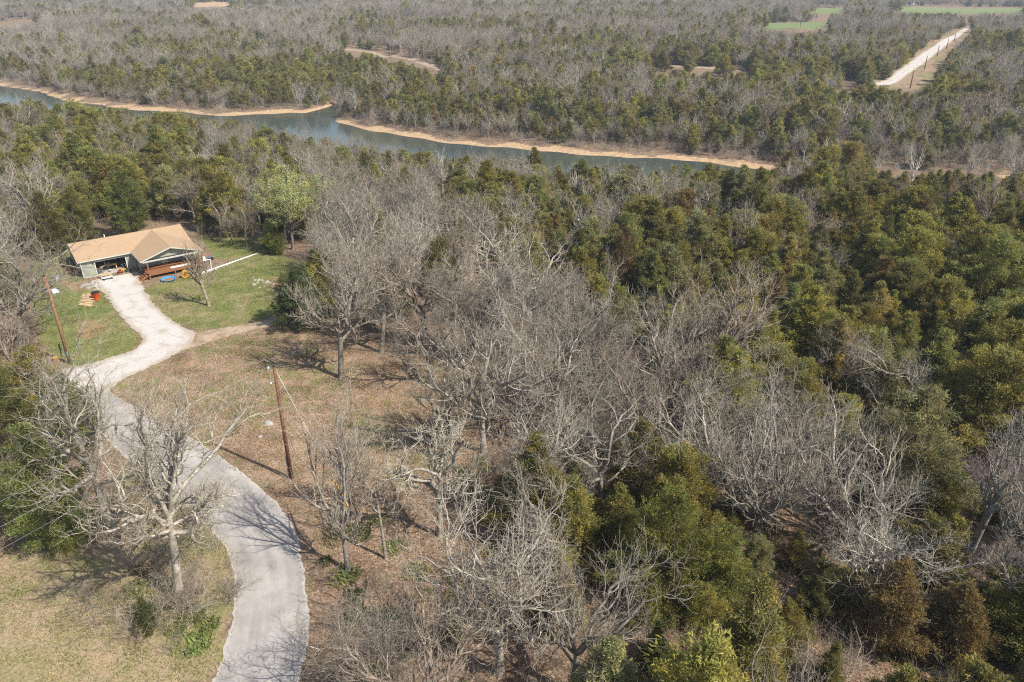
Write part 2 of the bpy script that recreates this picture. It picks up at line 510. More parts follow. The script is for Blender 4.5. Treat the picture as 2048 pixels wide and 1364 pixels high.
zm = soft(zone_mask(MEADOW, VERGE), 2)
zp = zone_mask([(1525, 47), (1660, 45), (1655, 58), (1530, 60)], [(1618, 17), (1700, 16), (1690, 27), (1620, 27)], [(1765, 13), (2120, 14), (2120, 28), (1800, 26)],
               [(1660, -6), (2120, -8), (2120, 4), (1680, 3)], [(1190, 13), (1290, 13), (1290, 20), (1190, 20)])
zb = soft(zone_mask([(110, 545), (150, 562), (240, 575), (200, 588), (140, 580), (100, 565)], [(180, 625), (215, 650), (195, 690), (150, 680)], [(560, 545), (600, 560), (590, 590), (520, 575)],
                    [(600, 1010), (640, 1100), (640, 1250), (600, 1364), (660, 1364), (690, 1240), (680, 1110), (620, 1000)]), 2)
me = mesh_np('ground', tv, faces, [M['ground']], True)
for nm, ch in (('zone', (zl, zf, zs)), ('zone2', (zm, zp, zb))):
    ca = me.attributes.new(nm, 'FLOAT_COLOR', 'POINT')
    ca.data.foreach_set('color', np.stack([*ch, np.ones(NX * NY)], -1).astype(np.float32).ravel())
ground = tag(obj('ground', me), kind='structure')

# water sheets
def water_sheet(xs, d0, d1, nm):
    yb, yn = np.interp(xs, FARX, FARY), np.interp(xs, FARX0, FARY0)
    v, f = [], []
    for x, y, y0 in zip(xs, yb, yn):
        v += [(x, y0 + d0 / .87, WATER_Z), (x, y + d1 / .87, WATER_Z)]
    for i in range(len(xs) - 1): f.append((2 * i, 2 * i + 2, 2 * i + 3, 2 * i + 1))
    return tag(obj(nm, mesh_np(nm, v, f, [M['water']])), kind='structure')
water_sheet(np.linspace(-900, 92, 400), -RIVW - 8, 12, 'river_water')
wv = [(-640 + 150 * math.cos(a), 1010 + 85 * math.sin(a), WATER_Z) for a in np.linspace(0, 2 * math.pi, 33)[:-1]]
wm = MB().add(wv, [tuple(range(32))])
tag(wm.build('backwater', M['water']), kind='structure')

# roads
def resample(pts, n):
    p = np.array([(q.x, q.y) for q in pts])
    for _ in range(3):               # Chaikin smoothing
        a, b = p[:-1] * .75 + p[1:] * .25, p[:-1] * .25 + p[1:] * .75
        m = np.empty((2 * len(a), 2)); m[0::2] = a; m[1::2] = b
        p = np.vstack([p[:1], m, p[-1:]])
    s = np.r_[0, np.cumsum(np.hypot(*np.diff(p, axis=0).T))]
    t = np.linspace(0, s[-1], n)
    return np.stack([np.interp(t, s, p[:, 0]), np.interp(t, s, p[:, 1])], -1)
def ribbon(name, left, right, mat, lift, n, m, rag=.25, world=False):
    L = resample(left if world else GL(left), n); R = resample(right if world else GL(right), n)
    t = np.linspace(0, 1, m)
    P = L[:, None] * (1 - t)[None, :, None] + R[:, None] * t[None, :, None]
    W = np.hypot(*(R - L).T)
    jit = rng.normal(0, rag, (n, 2))
    jit += rag * 1.6 * np.stack([wave(L[:, 0] * 1.0, L[:, 1], 3.1, 1.0), wave(R[:, 0], R[:, 1], 3.7, 2.0)], -1)
    for k in range(1): jit[1:-1] = .5 * jit[1:-1] + .25 * (jit[:-2] + jit[2:])
    dirv = (R - L) / W[:, None]
    P[:, 0] -= dirv * jit[:, :1]; P[:, -1] += dirv * jit[:, 1:]
    z = hgt(P[..., 0], P[..., 1]) + lift
    z[:, 0] -= lift * .35; z[:, -1] -= lift * .35
    v = np.concatenate([P, z[..., None]], -1).reshape(-1, 3)
    k = np.arange(n * m).reshape(n, m)
    f = np.stack([k[:-1, :-1], k[:-1, 1:], k[1:, 1:], k[1:, :-1]], -1).reshape(-1, 4)
    me = mesh_np(name, v, f, [mat])
    e = np.abs(t * 2 - 1)
    fattr(me, 'edge', np.tile(e ** 4, n)); fattr(me, 'across', np.tile(t, n)); fattr(me, 'along', np.repeat(np.r_[0, np.cumsum(np.hypot(*np.diff((L + R) / 2, axis=0).T))], m))
    return tag(obj(name, me), kind='structure')
ROAD_L = [(400, 1460), (425, 1364), (447, 1310), (464, 1250), (470, 1180), (464, 1120), (440, 1078), (395, 1030), (335, 985), (268, 932), (215, 885), (178, 830), (150, 780), (140, 745)]
ROAD_R = [(575, 1460), (597, 1364), (614, 1300), (620, 1240), (613, 1180), (605, 1120), (592, 1065), (565, 1020), (530, 985), (490, 950), (440, 912), (385, 877), (320, 842), (265, 812), (215, 783), (200, 745)]
ribbon('asphalt_road', ROAD_L, ROAD_R, M['asphalt'], .05, 420, 12, .07)
TRK_U = [(350, 672), (392, 667), (440, 657), (500, 648), (560, 632), (625, 618)]
TRK_D = [(330, 715), (378, 697), (430, 682), (500, 662), (570, 645), (635, 630)]
ribbon('dirt_track', TRK_U, TRK_D, M['track'], .06, 220, 8, .16)
DRV_L = [(30, 748), (90, 740), (150, 735), (200, 722), (255, 706), (286, 690), (285, 673), (257, 652), (228, 615), (208, 588), (186, 562)]
DRV_R = [(40, 770), (110, 785), (160, 792), (210, 785), (262, 752), (330, 722), (375, 697), (398, 668), (365, 656), (328, 630), (300, 600), (285, 575), (274, 545)]
ribbon('gravel_driveway', DRV_L, DRV_R, M['gravel'], .085, 420, 16, .14)
FR_L = [(1742, 167), (1768, 163), (1788, 147), (1830, 116), (1880, 84), (1920, 60), (1936, 53)]
FR_R = [(1746, 172), (1790, 171), (1814, 151), (1866, 114), (1904, 84), (1934, 60), (1950, 53)]
ribbon('gravel_road', FR_L, FR_R, M['gravel'], .15, 120, 4, .3)
def band(name, pts, w, mat, lift=.15):
    P = GL(pts)
    L, R = [], []
    for i, p in enumerate(P):
        t = (P[min(i + 1, len(P) - 1)] - P[max(i - 1, 0)]); t.z = 0; t.normalize()
        nrm = Vector((-t.y, t.x, 0)) * (w / 2)
        L.append(p + nrm); R.append(p - nrm)
    return ribbon(name, L, R, mat, lift, 80, 4, .3, True)
FAR_TRACKS = [[(690, 99), (740, 104), (790, 113), (830, 121), (885, 140)], [(1305, 132), (1370, 134), (1440, 138), (1510, 143)], [(1665, 164), (1710, 167), (1770, 170)]]
band('dirt_road', FAR_TRACKS[0], 6, M['track'])
band('gravel_lane', FAR_TRACKS[1], 5, M['track'])

# ------------------------------------------------------------------ tree shapes
def tubes_np(polys, sides):
    """polys: list of (pts Nx3, radii N). Returns verts and quad faces of all tubes."""
    V, F, o = [], [], 0
    ang = np.arange(sides) * 2 * math.pi / sides
    ca, sa = np.cos(ang), np.sin(ang)
    for pts, r in polys:
        n = len(pts)
        t = pts[-1] - pts[0]
        t = t / (np.linalg.norm(t) + 1e-9)
        h = np.array([0, 0, 1.]) if abs(t[2]) < .9 else np.array([1., 0, 0])
        a = np.cross(t, h); a /= np.linalg.norm(a)
        b = np.cross(t, a)
        ring = ca[:, None] * a + sa[:, None] * b
        V.append((pts[:, None] + ring[None] * r[:, None, None]).reshape(-1, 3))
        k = o + np.arange(n * sides).reshape(n, sides)
        k2 = np.roll(k, -1, axis=1)
        F.append(np.stack([k[:-1], k2[:-1], k2[1:], k[1:]], -1).reshape(-1, 4))
        o += n * sides
    return np.concatenate(V), np.concatenate(F)

def bare_polys(seed, H=14, spread=.45, fork=.33, gnarl=.22, limbs=7, kids=(6, 6, 4), lean=(0, 0), el0=18, r0=None, rmin=.009, up=.10, levels=4, cutoff=0.0):
    R = random.Random(seed)
    out = [[] for _ in range(6)]
    r0 = r0 or H * .021
    def unit(v):
        l = math.sqrt(v[0] * v[0] + v[1] * v[1] + v[2] * v[2]) + 1e-9
        return (v[0] / l, v[1] / l, v[2] / l)
    def branch(p, d, L, r, lev):
        ns = (7, 9, 7, 4, 2, 1)[lev]
        pts, rr, dirs = [p], [r], [d]
        rend = max(rmin * .7, r * (.50 if lev < 2 else .38))
        for i in range(ns):
            g = gnarl * (1.05 if lev < 3 else 1.3)
            d = unit((d[0] + R.gauss(0, g), d[1] + R.gauss(0, g), d[2] + R.gauss(0, g) * .8 + up * (1 if lev > 0 else 0)))
            s = L / ns
            p = (p[0] + d[0] * s, p[1] + d[1] * s, p[2] + d[2] * s)
            if p[2] < .3 and lev > 0: p = (p[0], p[1], .3 + R.random() * .2)
            pts.append(p); dirs.append(d)
            rr.append(r + (rend - r) * (i + 1) / ns)
        out[lev].append((np.array(pts), np.array(rr)))
        if lev >= levels: return
        nk = kids[min(lev - 1, len(kids) - 1)] if lev > 0 else 0
        ph = R.uniform(0, 6.28)
        for j in range(nk):
            t = .22 + .78 * (j + R.random() * .9) / nk
            if j == nk - 1: t = 1.0
            x = min(t, .999) * ns
            i = int(x); f = x - i
            q = tuple(pts[i][k] * (1 - f) + pts[i + 1][k] * f for k in range(3))
            dd_ = dirs[min(i + 1, ns)]
            ph += 2.4 + R.uniform(-.5, .5)
            an = R.uniform(.45, 1.05) if t < .95 else R.uniform(.1, .5)
            a = unit((dd_[1] + .01, -dd_[0], .02)); b = (dd_[1] * a[2] - dd_[2] * a[1], dd_[2] * a[0] - dd_[0] * a[2], dd_[0] * a[1] - dd_[1] * a[0])
            c_, s_ = math.cos(an), math.sin(an)
            nd = tuple(dd_[k] * c_ + (a[k] * math.cos(ph) + b[k] * math.sin(ph)) * s_ for k in range(3))
            rq = r + (rend - r) * t
            branch(q, unit(nd), L * R.uniform(.38, .62) * (1.15 - .35 * t), max(rmin if lev < 4 else .0065, rq * (R.uniform(.55, .75) if lev < 2 else R.uniform(.46, .66))), lev + 1)
    fz = fork * H
    n = 6
    pts, rr = [], []
    wx, wy = R.uniform(-.04, .04) + lean[0], R.uniform(-.04, .04) + lean[1]
    bend = [R.gauss(0, .012 * H) for _ in range(4)]
    for i in range(n + 1):
        t = i / n
        pts.append((wx * fz * t + bend[0] * t * (1 - t), wy * fz * t + bend[1] * t * (1 - t), -.4 + (fz + .4) * t))
        rr.append(r0 * (1.35 if i == 0 else 1.12 if i == 1 else 1) * (1 - .28 * t))
    out[0].append((np.array(pts), np.array(rr)))
    tip = pts[-1]
    az = R.uniform(0, 6.28)
    for j in range(limbs):
        t = j / max(1, limbs - 1)
        az += 2.4 + R.uniform(-.4, .4)
        k = .72 + .28 * (t ** .6)
        x = min(k, .999) * n; i = int(x); f = x - i
        q = tuple(pts[i][m] * (1 - f) + pts[i + 1][m] * f for m in range(3))
        e = math.radians(R.uniform(el0, el0 + 24) + (60 - el0) * t)
        L = (H - q[2]) * (.55 + .45 * t) if t > .6 else spread * H * R.uniform(.75, 1.05)
        d = (math.cos(az) * math.cos(e) + wx, math.sin(az) * math.cos(e) + wy, math.sin(e))
        branch(q, unit(d), L * .80, r0 * R.uniform(.42, .66), 1)
    return out

def norm_polys(out, H):
    top = max(p[:, 2].max() for l in out for p, _ in l)
    s = H / top
    return [[(p * s, r * (s if lv < 2 else 1)) for p, r in l] for lv, l in enumerate(out)]

def bare_meshes(name, seed, H=14, split=2, sides=(9, 6, 4, 3, 3, 3), **kw):
    out = norm_polys(bare_polys(seed, H=H, **kw), H)
    res = []
    for nm, lv, mat in (('trunk', range(0, split + 1), M['bark']), ('crown', range(split + 1, 6), M['twig'])):
        V, F, o = [], [], 0
        for l in lv:
            if not out[l]: continue
            v, f = tubes_np(out[l], sides[l])
            V.append(v); F.append(f + o); o += len(v)
        res.append(mesh_np(name + '_' + nm, np.concatenate(V), np.concatenate(F), [mat], True))
    return res

def cedar_meshes(name, seed, H=8.0, W=4.6, nb=110, ns=3400, K=5, size=.34, shape=.75, low=.06, sparse=0.0, branches=True):
    g = np.random.default_rng(seed)
    ph = g.uniform(0, 6.28, 6)
    ts = np.sort(g.beta(1.0, 1.25, nb)) * (1 - low) * .97
    az = np.arange(nb) * 2.39996 + g.uniform(-.5, .5, nb)
    prof = np.minimum(1, (ts + .10) / .24) ** .8 * (1 - ts) ** shape
    lump = 1 + .20 * np.sin(2 * az + ph[0] + 5 * ts) + .15 * np.sin(3 * az + ph[1] - 9 * ts)
    ln = W / 2 * (prof * lump * g.uniform(.55, 1.22, nb) + .05)
    z0 = (low + ts) * H
    el = .15 + .75 * ts + g.uniform(-.18, .22, nb)
    d = np.stack([np.cos(az) * np.cos(el), np.sin(az) * np.cos(el), np.sin(el)], -1)
    root = np.stack([np.zeros(nb), np.zeros(nb), z0 - .25 * ln * np.sin(el)], -1)
    w = ln ** 1.6
    bi = g.choice(nb, ns, p=w / w.sum())
    u = 1 - g.beta(1.1, 2.3, ns) * .85
    spread = (.13 + .14 * (1 - u))[:, None] * np.minimum(ln[bi], 1.6)[:, None]
    pos = root[bi] + d[bi] * (ln[bi] * u)[:, None] + g.normal(0, 1, (ns, 3)) * spread * np.array([1, 1, .75])
    top = g.random(ns) < .05
    pos[top] = np.stack([g.normal(0, .10 * W / 4, top.sum()), g.normal(0, .10 * W / 4, top.sum()), H * g.uniform(.84, 1.0, top.sum())], -1)
    clump = .78 + .44 * g.random(nb)
    tone = clump[bi] * g.uniform(.8, 1.25, ns) * (.85 + .25 * u)
    dr = d[bi] * 1.0 + g.normal(0, .45, (ns, 3)) + np.array([0, 0, .30])
    dr /= np.linalg.norm(dr, axis=1)[:, None]
    base = np.repeat(pos, K, 0) + g.normal(0, size * .42, (ns * K, 3))
    bd = np.repeat(dr, K, 0) + g.normal(0, .55, (ns * K, 3))
    bd /= np.linalg.norm(bd, axis=1)[:, None]
    sdv = np.cross(bd, g.normal(0, 1, (ns * K, 3)))
    sdv /= np.linalg.norm(sdv, axis=1)[:, None] + 1e-9
    Lb = size * g.uniform(.55, 1.2, ns * K)[:, None]
    wb = Lb * g.uniform(.12, .22, ns * K)[:, None]
    A, B, C = base - sdv * wb, base + sdv * wb, base + bd * Lb
    mid = base + bd * Lb * .5
    V = np.stack([A, B, C], 1).reshape(-1, 3)
    V[:, 2] = np.maximum(V[:, 2], .05)
    F = np.arange(len(V)).reshape(-1, 3)
    crown = mesh_np(name + '_crown', V, F, [M['leaf']])
    fattr(crown, 'tone', np.repeat(np.repeat(tone, K) * g.uniform(.85, 1.15, ns * K), 3))
    polys = [(np.array([[0, 0, -.3], [.03, .02, H * .3], [-.02, .03, H * .65], [0, 0, H * .95]]), np.array([.024, .017, .010, .003]) * H)]
    if branches:
        for i in range(0, nb, 2):
            polys.append((np.stack([root[i], root[i] + d[i] * ln[i] * .9]), np.array([.03, .008])))
    v, f = tubes_np(polys, 5)
    trunk = mesh_np(name + '_trunk', v, f, [M['bark']], True)
    return [trunk, crown]

def leafy_meshes(name, seed, H=11, leaf_n=9000, size=.16, **kw):
    """A broad-leaved tree: bare frame plus small leaf faces round the outer twigs."""
    out = norm_polys(bare_polys(seed, H=H, **kw), H)
    g = np.random.default_rng(seed)
    V, F, o = [], [], 0
    for l in range(0, 5):
        if not out[l]: continue
        v, f = tubes_np(out[l], (8, 6, 4, 3, 3)[l]); V.append(v); F.append(f + o); o += len(v)
    trunk = mesh_np(name + '_trunk', np.concatenate(V), np.concatenate(F), [M['bark']], True)
    src = np.concatenate([p[1:] for l in (3, 4) for p, _ in out[l]])
    pk = src[g.integers(0, len(src), leaf_n)] + g.normal(0, .14, (leaf_n, 3))
    bd = g.normal(0, 1, (leaf_n, 3)); bd /= np.linalg.norm(bd, axis=1)[:, None]
    sv = np.cross(bd, g.normal(0, 1, (leaf_n, 3))); sv /= np.linalg.norm(sv, axis=1)[:, None]
    L = size * g.uniform(.6, 1.3, leaf_n)[:, None]
    V = np.stack([pk, pk + bd * L * .5 - sv * L * .3, pk + bd * L, pk + bd * L * .5 + sv * L * .3], 1).reshape(-1, 3)
    crown = mesh_np(name + '_crown', V, np.arange(len(V)).reshape(-1, 4), [M['leaf']])
    fattr(crown, 'tone', np.repeat(g.uniform(.7, 1.35, leaf_n), 4))
    return [trunk, crown]

def shrub_mesh(name, seed, H=1.8, stems=16, mat='twig'):
    R = random.Random(seed)
    polys = []
    def br(p, d, L, r, lev):
        pts, ds = [p], []
        for i in range(3):
            d = d + Vector((R.gauss(0, .28), R.gauss(0, .28), R.gauss(0, .2) + .05)); d.normalize()
            p = p + d * (L / 3); pts.append(p)
        polys.append((np.array([tuple(q) for q in pts]), np.array([r, r * .8, r * .6, r * .4])))
        if lev < 2:
            for _ in range(4 if lev == 0 else 3):
                k = R.randint(1, 3)
                br(pts[k], (d + Vector((R.gauss(0, .6), R.gauss(0, .6), R.gauss(0, .35)))).normalized(), L * R.uniform(.35, .65), r * .6, lev + 1)
    for i in range(stems):
        a = R.uniform(0, 6.28)
        br(Vector((R.gauss(0, .25), R.gauss(0, .25), -.05)), Vector((math.cos(a) * .7, math.sin(a) * .7, R.uniform(.5, 1.5))).normalized(), H * R.uniform(.5, 1.0), .014, 0)
    v, f = tubes_np(polys, 3)
    return mesh_np(name, v, f, [M[mat]], True)

# near and far shapes; every tree standing singly is a copy of one of these with its own size, turn and colour
BARE_KW = [
    dict(spread=.50, fork=.30, limbs=8, gnarl=.22), dict(spread=.42, fork=.38, limbs=7, gnarl=.17), dict(spread=.58, fork=.26, limbs=9, gnarl=.27),
    dict(spread=.36, fork=.42, limbs=6, gnarl=.15, up=.16), dict(spread=.46, fork=.22, limbs=8, gnarl=.20, up=.14), dict(spread=.52, fork=.34, limbs=7, gnarl=.25)]
BARE_NEAR = [bare_meshes('bare_near_%d' % i, 100 + i, H=14, kids=(7, 6, 4, 2), levels=5, rmin=.011, **k) for i, k in enumerate(BARE_KW)]
BARE_MID = [bare_meshes('bare_mid_%d' % i, 200 + i, H=13, kids=(6, 6, 4), levels=4, rmin=.014, sides=(7, 4, 3, 3, 3, 3), **k) for i, k in enumerate(BARE_KW)]
BARE_FAR = [bare_meshes('bare_far_%d' % i, 300 + i, H=12, kids=(6, 5), levels=3, rmin=.035, sides=(5, 3, 3, 3, 3, 3), **k) for i, k in enumerate(BARE_KW[:5])]
CED_KW = [dict(W=4.9, shape=.64), dict(W=4.3, shape=.95, low=.08), dict(W=5.8, shape=.50), dict(W=4.7, shape=.74), dict(W=5.2, shape=.58, low=.12), dict(W=4.0, shape=.85)]
CED_NEAR = [cedar_meshes('cedar_near_%d' % i, 400 + i, H=8, nb=110, ns=7000, K=7, size=.18, **k) for i, k in enumerate(CED_KW)]
CED_MID = [cedar_meshes('cedar_mid_%d' % i, 500 + i, H=8, nb=90, ns=3900, K=8, size=.25, **k) for i, k in enumerate(CED_KW)]
CED_FAR = [cedar_meshes('cedar_far_%d' % i, 600 + i, H=8, nb=60, ns=1300, K=6, size=.46, branches=False, **k) for i, k in enumerate(CED_KW[:5])]

# name of the colour, display colour, how often
CED_COL = [('olive green', (.252, .228, .064)), ('dark green', (.188, .188, .062)), ('mid green', (.218, .218, .064)), ('bronze brown', (.268, .208, .078)), ('yellow green', (.268, .246, .066)), ('grey green', (.225, .214, .096))]
CED_P = [.37, .18, .19, .06, .09, .11]
BARE_COL = [('grey', (.46, .43, .39)), ('pale grey', (.56, .53, .485)), ('brownish grey', (.43, .37, .32)), ('dark grey', (.35, .325, .30))]
BARE_P = [.40, .24, .22, .14]

def make_tree(name, meshes, loc, rz, scale, color, parent_names=('trunk', 'crown'), tilt=(0, 0), crown_color=None):
    r = empty(name, loc, rz)
    r.rotation_euler = (tilt[0], tilt[1], rz)
    r.scale = scale
    for nm, me in zip(parent_names, meshes):
        o = obj(nm, me, r)
        o.color = (*(color if nm == 'trunk' or crown_color is None else crown_color), 1)
    return r

TREES = []       # records of every singly standing tree, for its label: (object, kind word, colour word, px, py, size)
LANDMARKS = []   # (phrase, px, py)

def bare_color(c): return tuple(c)
BARK_CEDAR = (.26, .20, .16)

# ------------------------------------------------------------------ trees placed one by one
def top_height(base, top):           # height of a tree from its foot and the pixel of its top
    b = G(*base)
    v = (top[1] - 682) / FOC
    F, D = CP - v * SP, SP + v * CP
    t = b.y / F
    return max(1.5, CAM_Z - D * t - b.z), b, (top[0] - 1024) / FOC * t - b.x
HERO = {}
def hero(name, label, cat, base, top, kw, seed, color, crown_color=None, group=None, extra=None, kind='bare', mark=None):
    H, b, dx = top_height(base, top)
    kw = dict(kw)
    if kind == 'bare':
        me = bare_meshes(name + '_%d' % seed, seed, H=H, lean=(dx / H * .8, 0), **kw)
    elif kind == 'leafy':
        me = leafy_meshes(name + '_%d' % seed, seed, H=H, lean=(dx / H * .8, 0), **kw)
    else:
        me = cedar_meshes(name + '_%d' % seed, seed, H=H, **kw)
    t = make_tree(name, me, b, 0, (1, 1, 1), color, crown_color=crown_color if kind != 'cedar' else tuple(c * 1.75 for c in crown_color))
    tag(t, label, cat, group)
    HERO.setdefault(kind, []).append(t)
    mx, my, _ = proj(b.x, b.y, b.z + H * .5)
    if mark: LANDMARKS.append((mark, mx, my))
    return t, b, H
K4, K5 = dict(kids=(7, 6, 4, 2), levels=5, rmin=.011), dict(kids=(7, 6, 5, 3), levels=5, rmin=.010)
LICH, GREY, PALE, BROWNG = (.50, .48, .43), (.44, .41, .37), (.51, .48, .435), (.40, .34, .29)
TW, TWB = (.46, .425, .385), (.40, .35, .31)
hero('oak_tree', 'tall straight bare oak whose shadow crosses the brown field', 'bare tree', (682, 755), (692, 438), dict(spread=.50, fork=.38, limbs=9, gnarl=.17, up=.12, **K4), 1, GREY, TW, mark='the tall oak in the brown field')
hero('oak_tree', 'forked bare oak right behind the tall oak of the brown field', 'bare tree', (762, 706), (775, 440), dict(spread=.46, fork=.42, limbs=7, gnarl=.15, up=.14, **K4), 2, GREY, TW, mark='the forked oak behind the brown field')
hero('oak_tree', 'large many-branched bare oak at the centre of the picture', 'bare tree', (968, 905), (955, 545), dict(spread=.52, fork=.32, limbs=10, gnarl=.2, **K4), 3, PALE, TW, mark='the large oak in the centre')
hero('oak_tree', 'bare oak with crooked boughs close right of the central large oak', 'bare tree', (1042, 880), (1075, 640), dict(spread=.48, fork=.3, limbs=8, gnarl=.27, **K4), 4, GREY, TW)
for i, (b_, t_, lb, mk) in enumerate([((1110, 850), (1125, 610), 'silver-limbed bare oak two trees right of the central large oak', None), ((1195, 835), (1215, 600), 'spreading bare oak midway between the central oak and the spreading oak', 'the spreading oak right of the central oak'), ((1300, 800), (1330, 610), 'leaning bare oak with long crooked silver limbs before the cedars', 'the leaning silver oak before the cedars'),
        ((1430, 800), (1455, 640), 'bare oak just behind the wide spreading oak', None), ((1250, 900), (1250, 740), 'low crooked bare oak above the lower centre cedar clump', None), ((860, 770), (845, 540), 'bare oak standing between the tall oak and the central large oak', None), ((1100, 1000), (1090, 820), 'crooked bare oak just right of the gnarled oak', None)]):
    hero('oak_tree', lb, 'bare tree', b_, t_, dict(spread=.58, fork=.24, limbs=8, gnarl=.26, el0=8, kids=(6, 6, 4, 2), levels=5, rmin=.011), 80 + i, (PALE, LICH, GREY)[i % 3], TW, mark=mk)
hero('oak_tree', 'gnarled lichen-white oak with a short trunk right of the leaning roadside tree', 'bare tree', (880, 1070), (865, 790), dict(spread=.55, fork=.34, limbs=8, gnarl=.36, kids=(6, 5, 3), levels=4, rmin=.014), 5, LICH, (.58, .56, .50), mark='the gnarled lichen-white oak')
hero('roadside_tree', 'slender bare tree leaning left at the right edge of the road', 'bare tree', (697, 1140), (622, 752), dict(spread=.30, fork=.30, limbs=7, gnarl=.13, up=.16, kids=(6, 5, 4, 2), levels=5, rmin=.011, r0=.25), 6, GREY, TW, mark='the leaning roadside tree')
hero('roadside_tree', 'slim bare tree beside the yellow guy guard', 'bare tree', (704, 1028), (668, 790), dict(spread=.30, fork=.45, limbs=6, gnarl=.17, up=.14, kids=(6, 5, 4, 2), levels=5, rmin=.011, r0=.18), 7, GREY, TW, mark='the yellow guy guard')
hero('roadside_tree', 'thin crooked bare sapling between the leaning tree and the gnarled oak', 'bare tree', (772, 1118), (735, 880), dict(spread=.34, fork=.48, limbs=5, gnarl=.27, kids=(5, 4, 3), levels=4, rmin=.012, r0=.13), 8, GREY, TW)
hero('roadside_tree', 'slim bare tree at the right end of the brown field, before the central oak', 'bare tree', (905, 905), (880, 720), dict(spread=.34, fork=.36, limbs=7, gnarl=.18, up=.14, kids=(6, 5, 4, 2), levels=5, rmin=.011, r0=.16), 91, GREY, TW)
hero('roadside_tree', 'thin bare tree right of the yellow guy guard', 'bare tree', (735, 1012), (712, 850), dict(spread=.32, fork=.36, limbs=6, gnarl=.18, up=.14, kids=(5, 5, 3, 2), levels=5, rmin=.011, r0=.10), 92, GREY, TW)
hero('oak_tree', 'lichen-covered bare oak in front of the grey road, lower left', 'bare tree', (358, 1205), (318, 705), dict(spread=.30, fork=.42, limbs=15, gnarl=.26, up=.10, el0=-32, kids=(7, 6, 4, 2), levels=5, rmin=.011, r0=.34), 9, LICH, (.50, .46, .40), mark='the lichen-covered oak by the road')
hero('oak_tree', 'big old bare oak leaning left over the dark cedars', 'bare tree', (228, 1066), (62, 600), dict(spread=.46, fork=.36, el0=12, limbs=8, gnarl=.24, kids=(6, 6, 4, 2), levels=5, rmin=.011, r0=.36), 10, LICH, (.55, .52, .47), mark='the big oak leaning over the cedars')
hero('spreading_oak', 'wide spreading bare oak with low silver limbs, lower right', 'bare tree', (1515, 1062), (1500, 735), dict(spread=.74, fork=.12, limbs=12, gnarl=.2, up=.15, el0=4, kids=(7, 6, 4, 2), levels=5, rmin=.012, r0=.44), 11, (.56, .54, .49), TW, mark='the wide spreading oak')
hero('spreading_oak', 'low bare tree reaching right from beside the spreading oak', 'bare tree', (1690, 1085), (1760, 800), dict(spread=.78, fork=.14, limbs=8, gnarl=.2, up=.13, el0=4, kids=(7, 6, 4, 2), levels=5, rmin=.012, r0=.32), 12, (.56, .54, .49), TW, mark='the low tree right of the spreading oak')
hero('oak_tree', 'twiggy bare tree rising from the bottom edge of the picture', 'bare tree', (1000, 1345), (1010, 950), dict(spread=.5, fork=.3, limbs=10, gnarl=.22, kids=(8, 7, 5), levels=4, rmin=.011), 13, PALE, TW, mark='the twiggy tree at the bottom edge')
hero('bare_sapling', 'pale bushy bare tree low beside the road at the bottom edge', 'bare tree', (745, 1380), (715, 1120), dict(spread=.6, fork=.15, limbs=10, gnarl=.22, kids=(7, 6, 5), levels=4, rmin=.010, r0=.12), 14, PALE, TW, mark='the pale bushy tree by the road')
hero('oak_tree', 'bare oak at the left edge behind the light pole', 'bare tree', (38, 700), (60, 430), dict(spread=.5, fork=.3, limbs=9, gnarl=.24, **K4), 15, PALE, TW, mark='the oak at the left edge')
hero('oak_tree', 'leaning bare oak cut by the left edge of the picture', 'bare tree', (-10, 680), (-30, 470), dict(spread=.5, fork=.3, limbs=8, gnarl=.24, **K4), 16, PALE, TW)
hero('yard_tree', 'slanting bare tree alone on the lawn before the deck', 'bare tree', (419, 612), (352, 455), dict(spread=.44, fork=.38, limbs=8, gnarl=.10, up=.12, kids=(6, 4, 3), levels=4, rmin=.012, r0=.26), 17, (.48, .43, .35), (.46, .42, .31), mark='the slanting lawn tree')
hero('budding_tree', 'broad lime green budding tree behind the lawn', 'tree', (586, 500), (580, 330), dict(spread=.64, fork=.34, limbs=9, gnarl=.16, kids=(7, 6, 4), levels=4, rmin=.012, leaf_n=26000, size=.17), 18, (.30, .27, .22), (.37, .38, .165), kind='leafy', mark='the lime green budding tree')
hero('cedar_tree', 'small round dark cedar at the end of the white pipe', 'cedar', (548, 506), (548, 443), dict(W=4.4, nb=110, ns=3931, K=7, size=0.20, shape=.6, low=.02), 19, BARK_CEDAR, (.085, .09, .025), kind='cedar', mark='the small cedar on the lawn')
hero('cedar_tree', 'dark shaggy cedar where the dirt track enters the wood', 'cedar', (605, 655), (610, 535), dict(W=7.4, nb=110, ns=4867, K=7, size=0.24, shape=.42, low=.02), 20, BARK_CEDAR, (.055, .07, .028), kind='cedar', mark='the cedar beside the dirt track')
hero('cedar_tree', 'broad cedar at the left edge, under the leaning oak', 'cedar', (35, 960), (25, 690), dict(W=8.6, nb=150, ns=8424, K=7, size=0.20, shape=.55, low=.02), 21, BARK_CEDAR, (.085, .088, .030), kind='cedar', mark='the broad cedar at the left edge')
hero('cedar_tree', 'bushy bright green cedar above the lower-left meadow', 'cedar', (120, 1080), (125, 850), dict(W=7.6, nb=150, ns=8424, K=7, size=0.18, shape=.5, low=.0), 22, BARK_CEDAR, (.100, .112, .034), kind='cedar', mark='the bushy cedar above the meadow')
hero('cedar_tree', 'cedar half hidden behind the leaning oak, next to the driveway', 'cedar', (165, 900), (150, 745), dict(W=4.6, nb=110, ns=4867, K=7, size=0.19, shape=.7, low=.02), 23, BARK_CEDAR, (.090, .098, .030), kind='cedar')
hero('cedar_tree', 'small young cedar in the grass below the lichen-covered oak', 'cedar', (298, 1258), (292, 1196), dict(W=1.9, nb=60, ns=2200, K=5, size=.15, shape=1.0, low=.0), 24, BARK_CEDAR, (.075, .085, .03), kind='cedar')
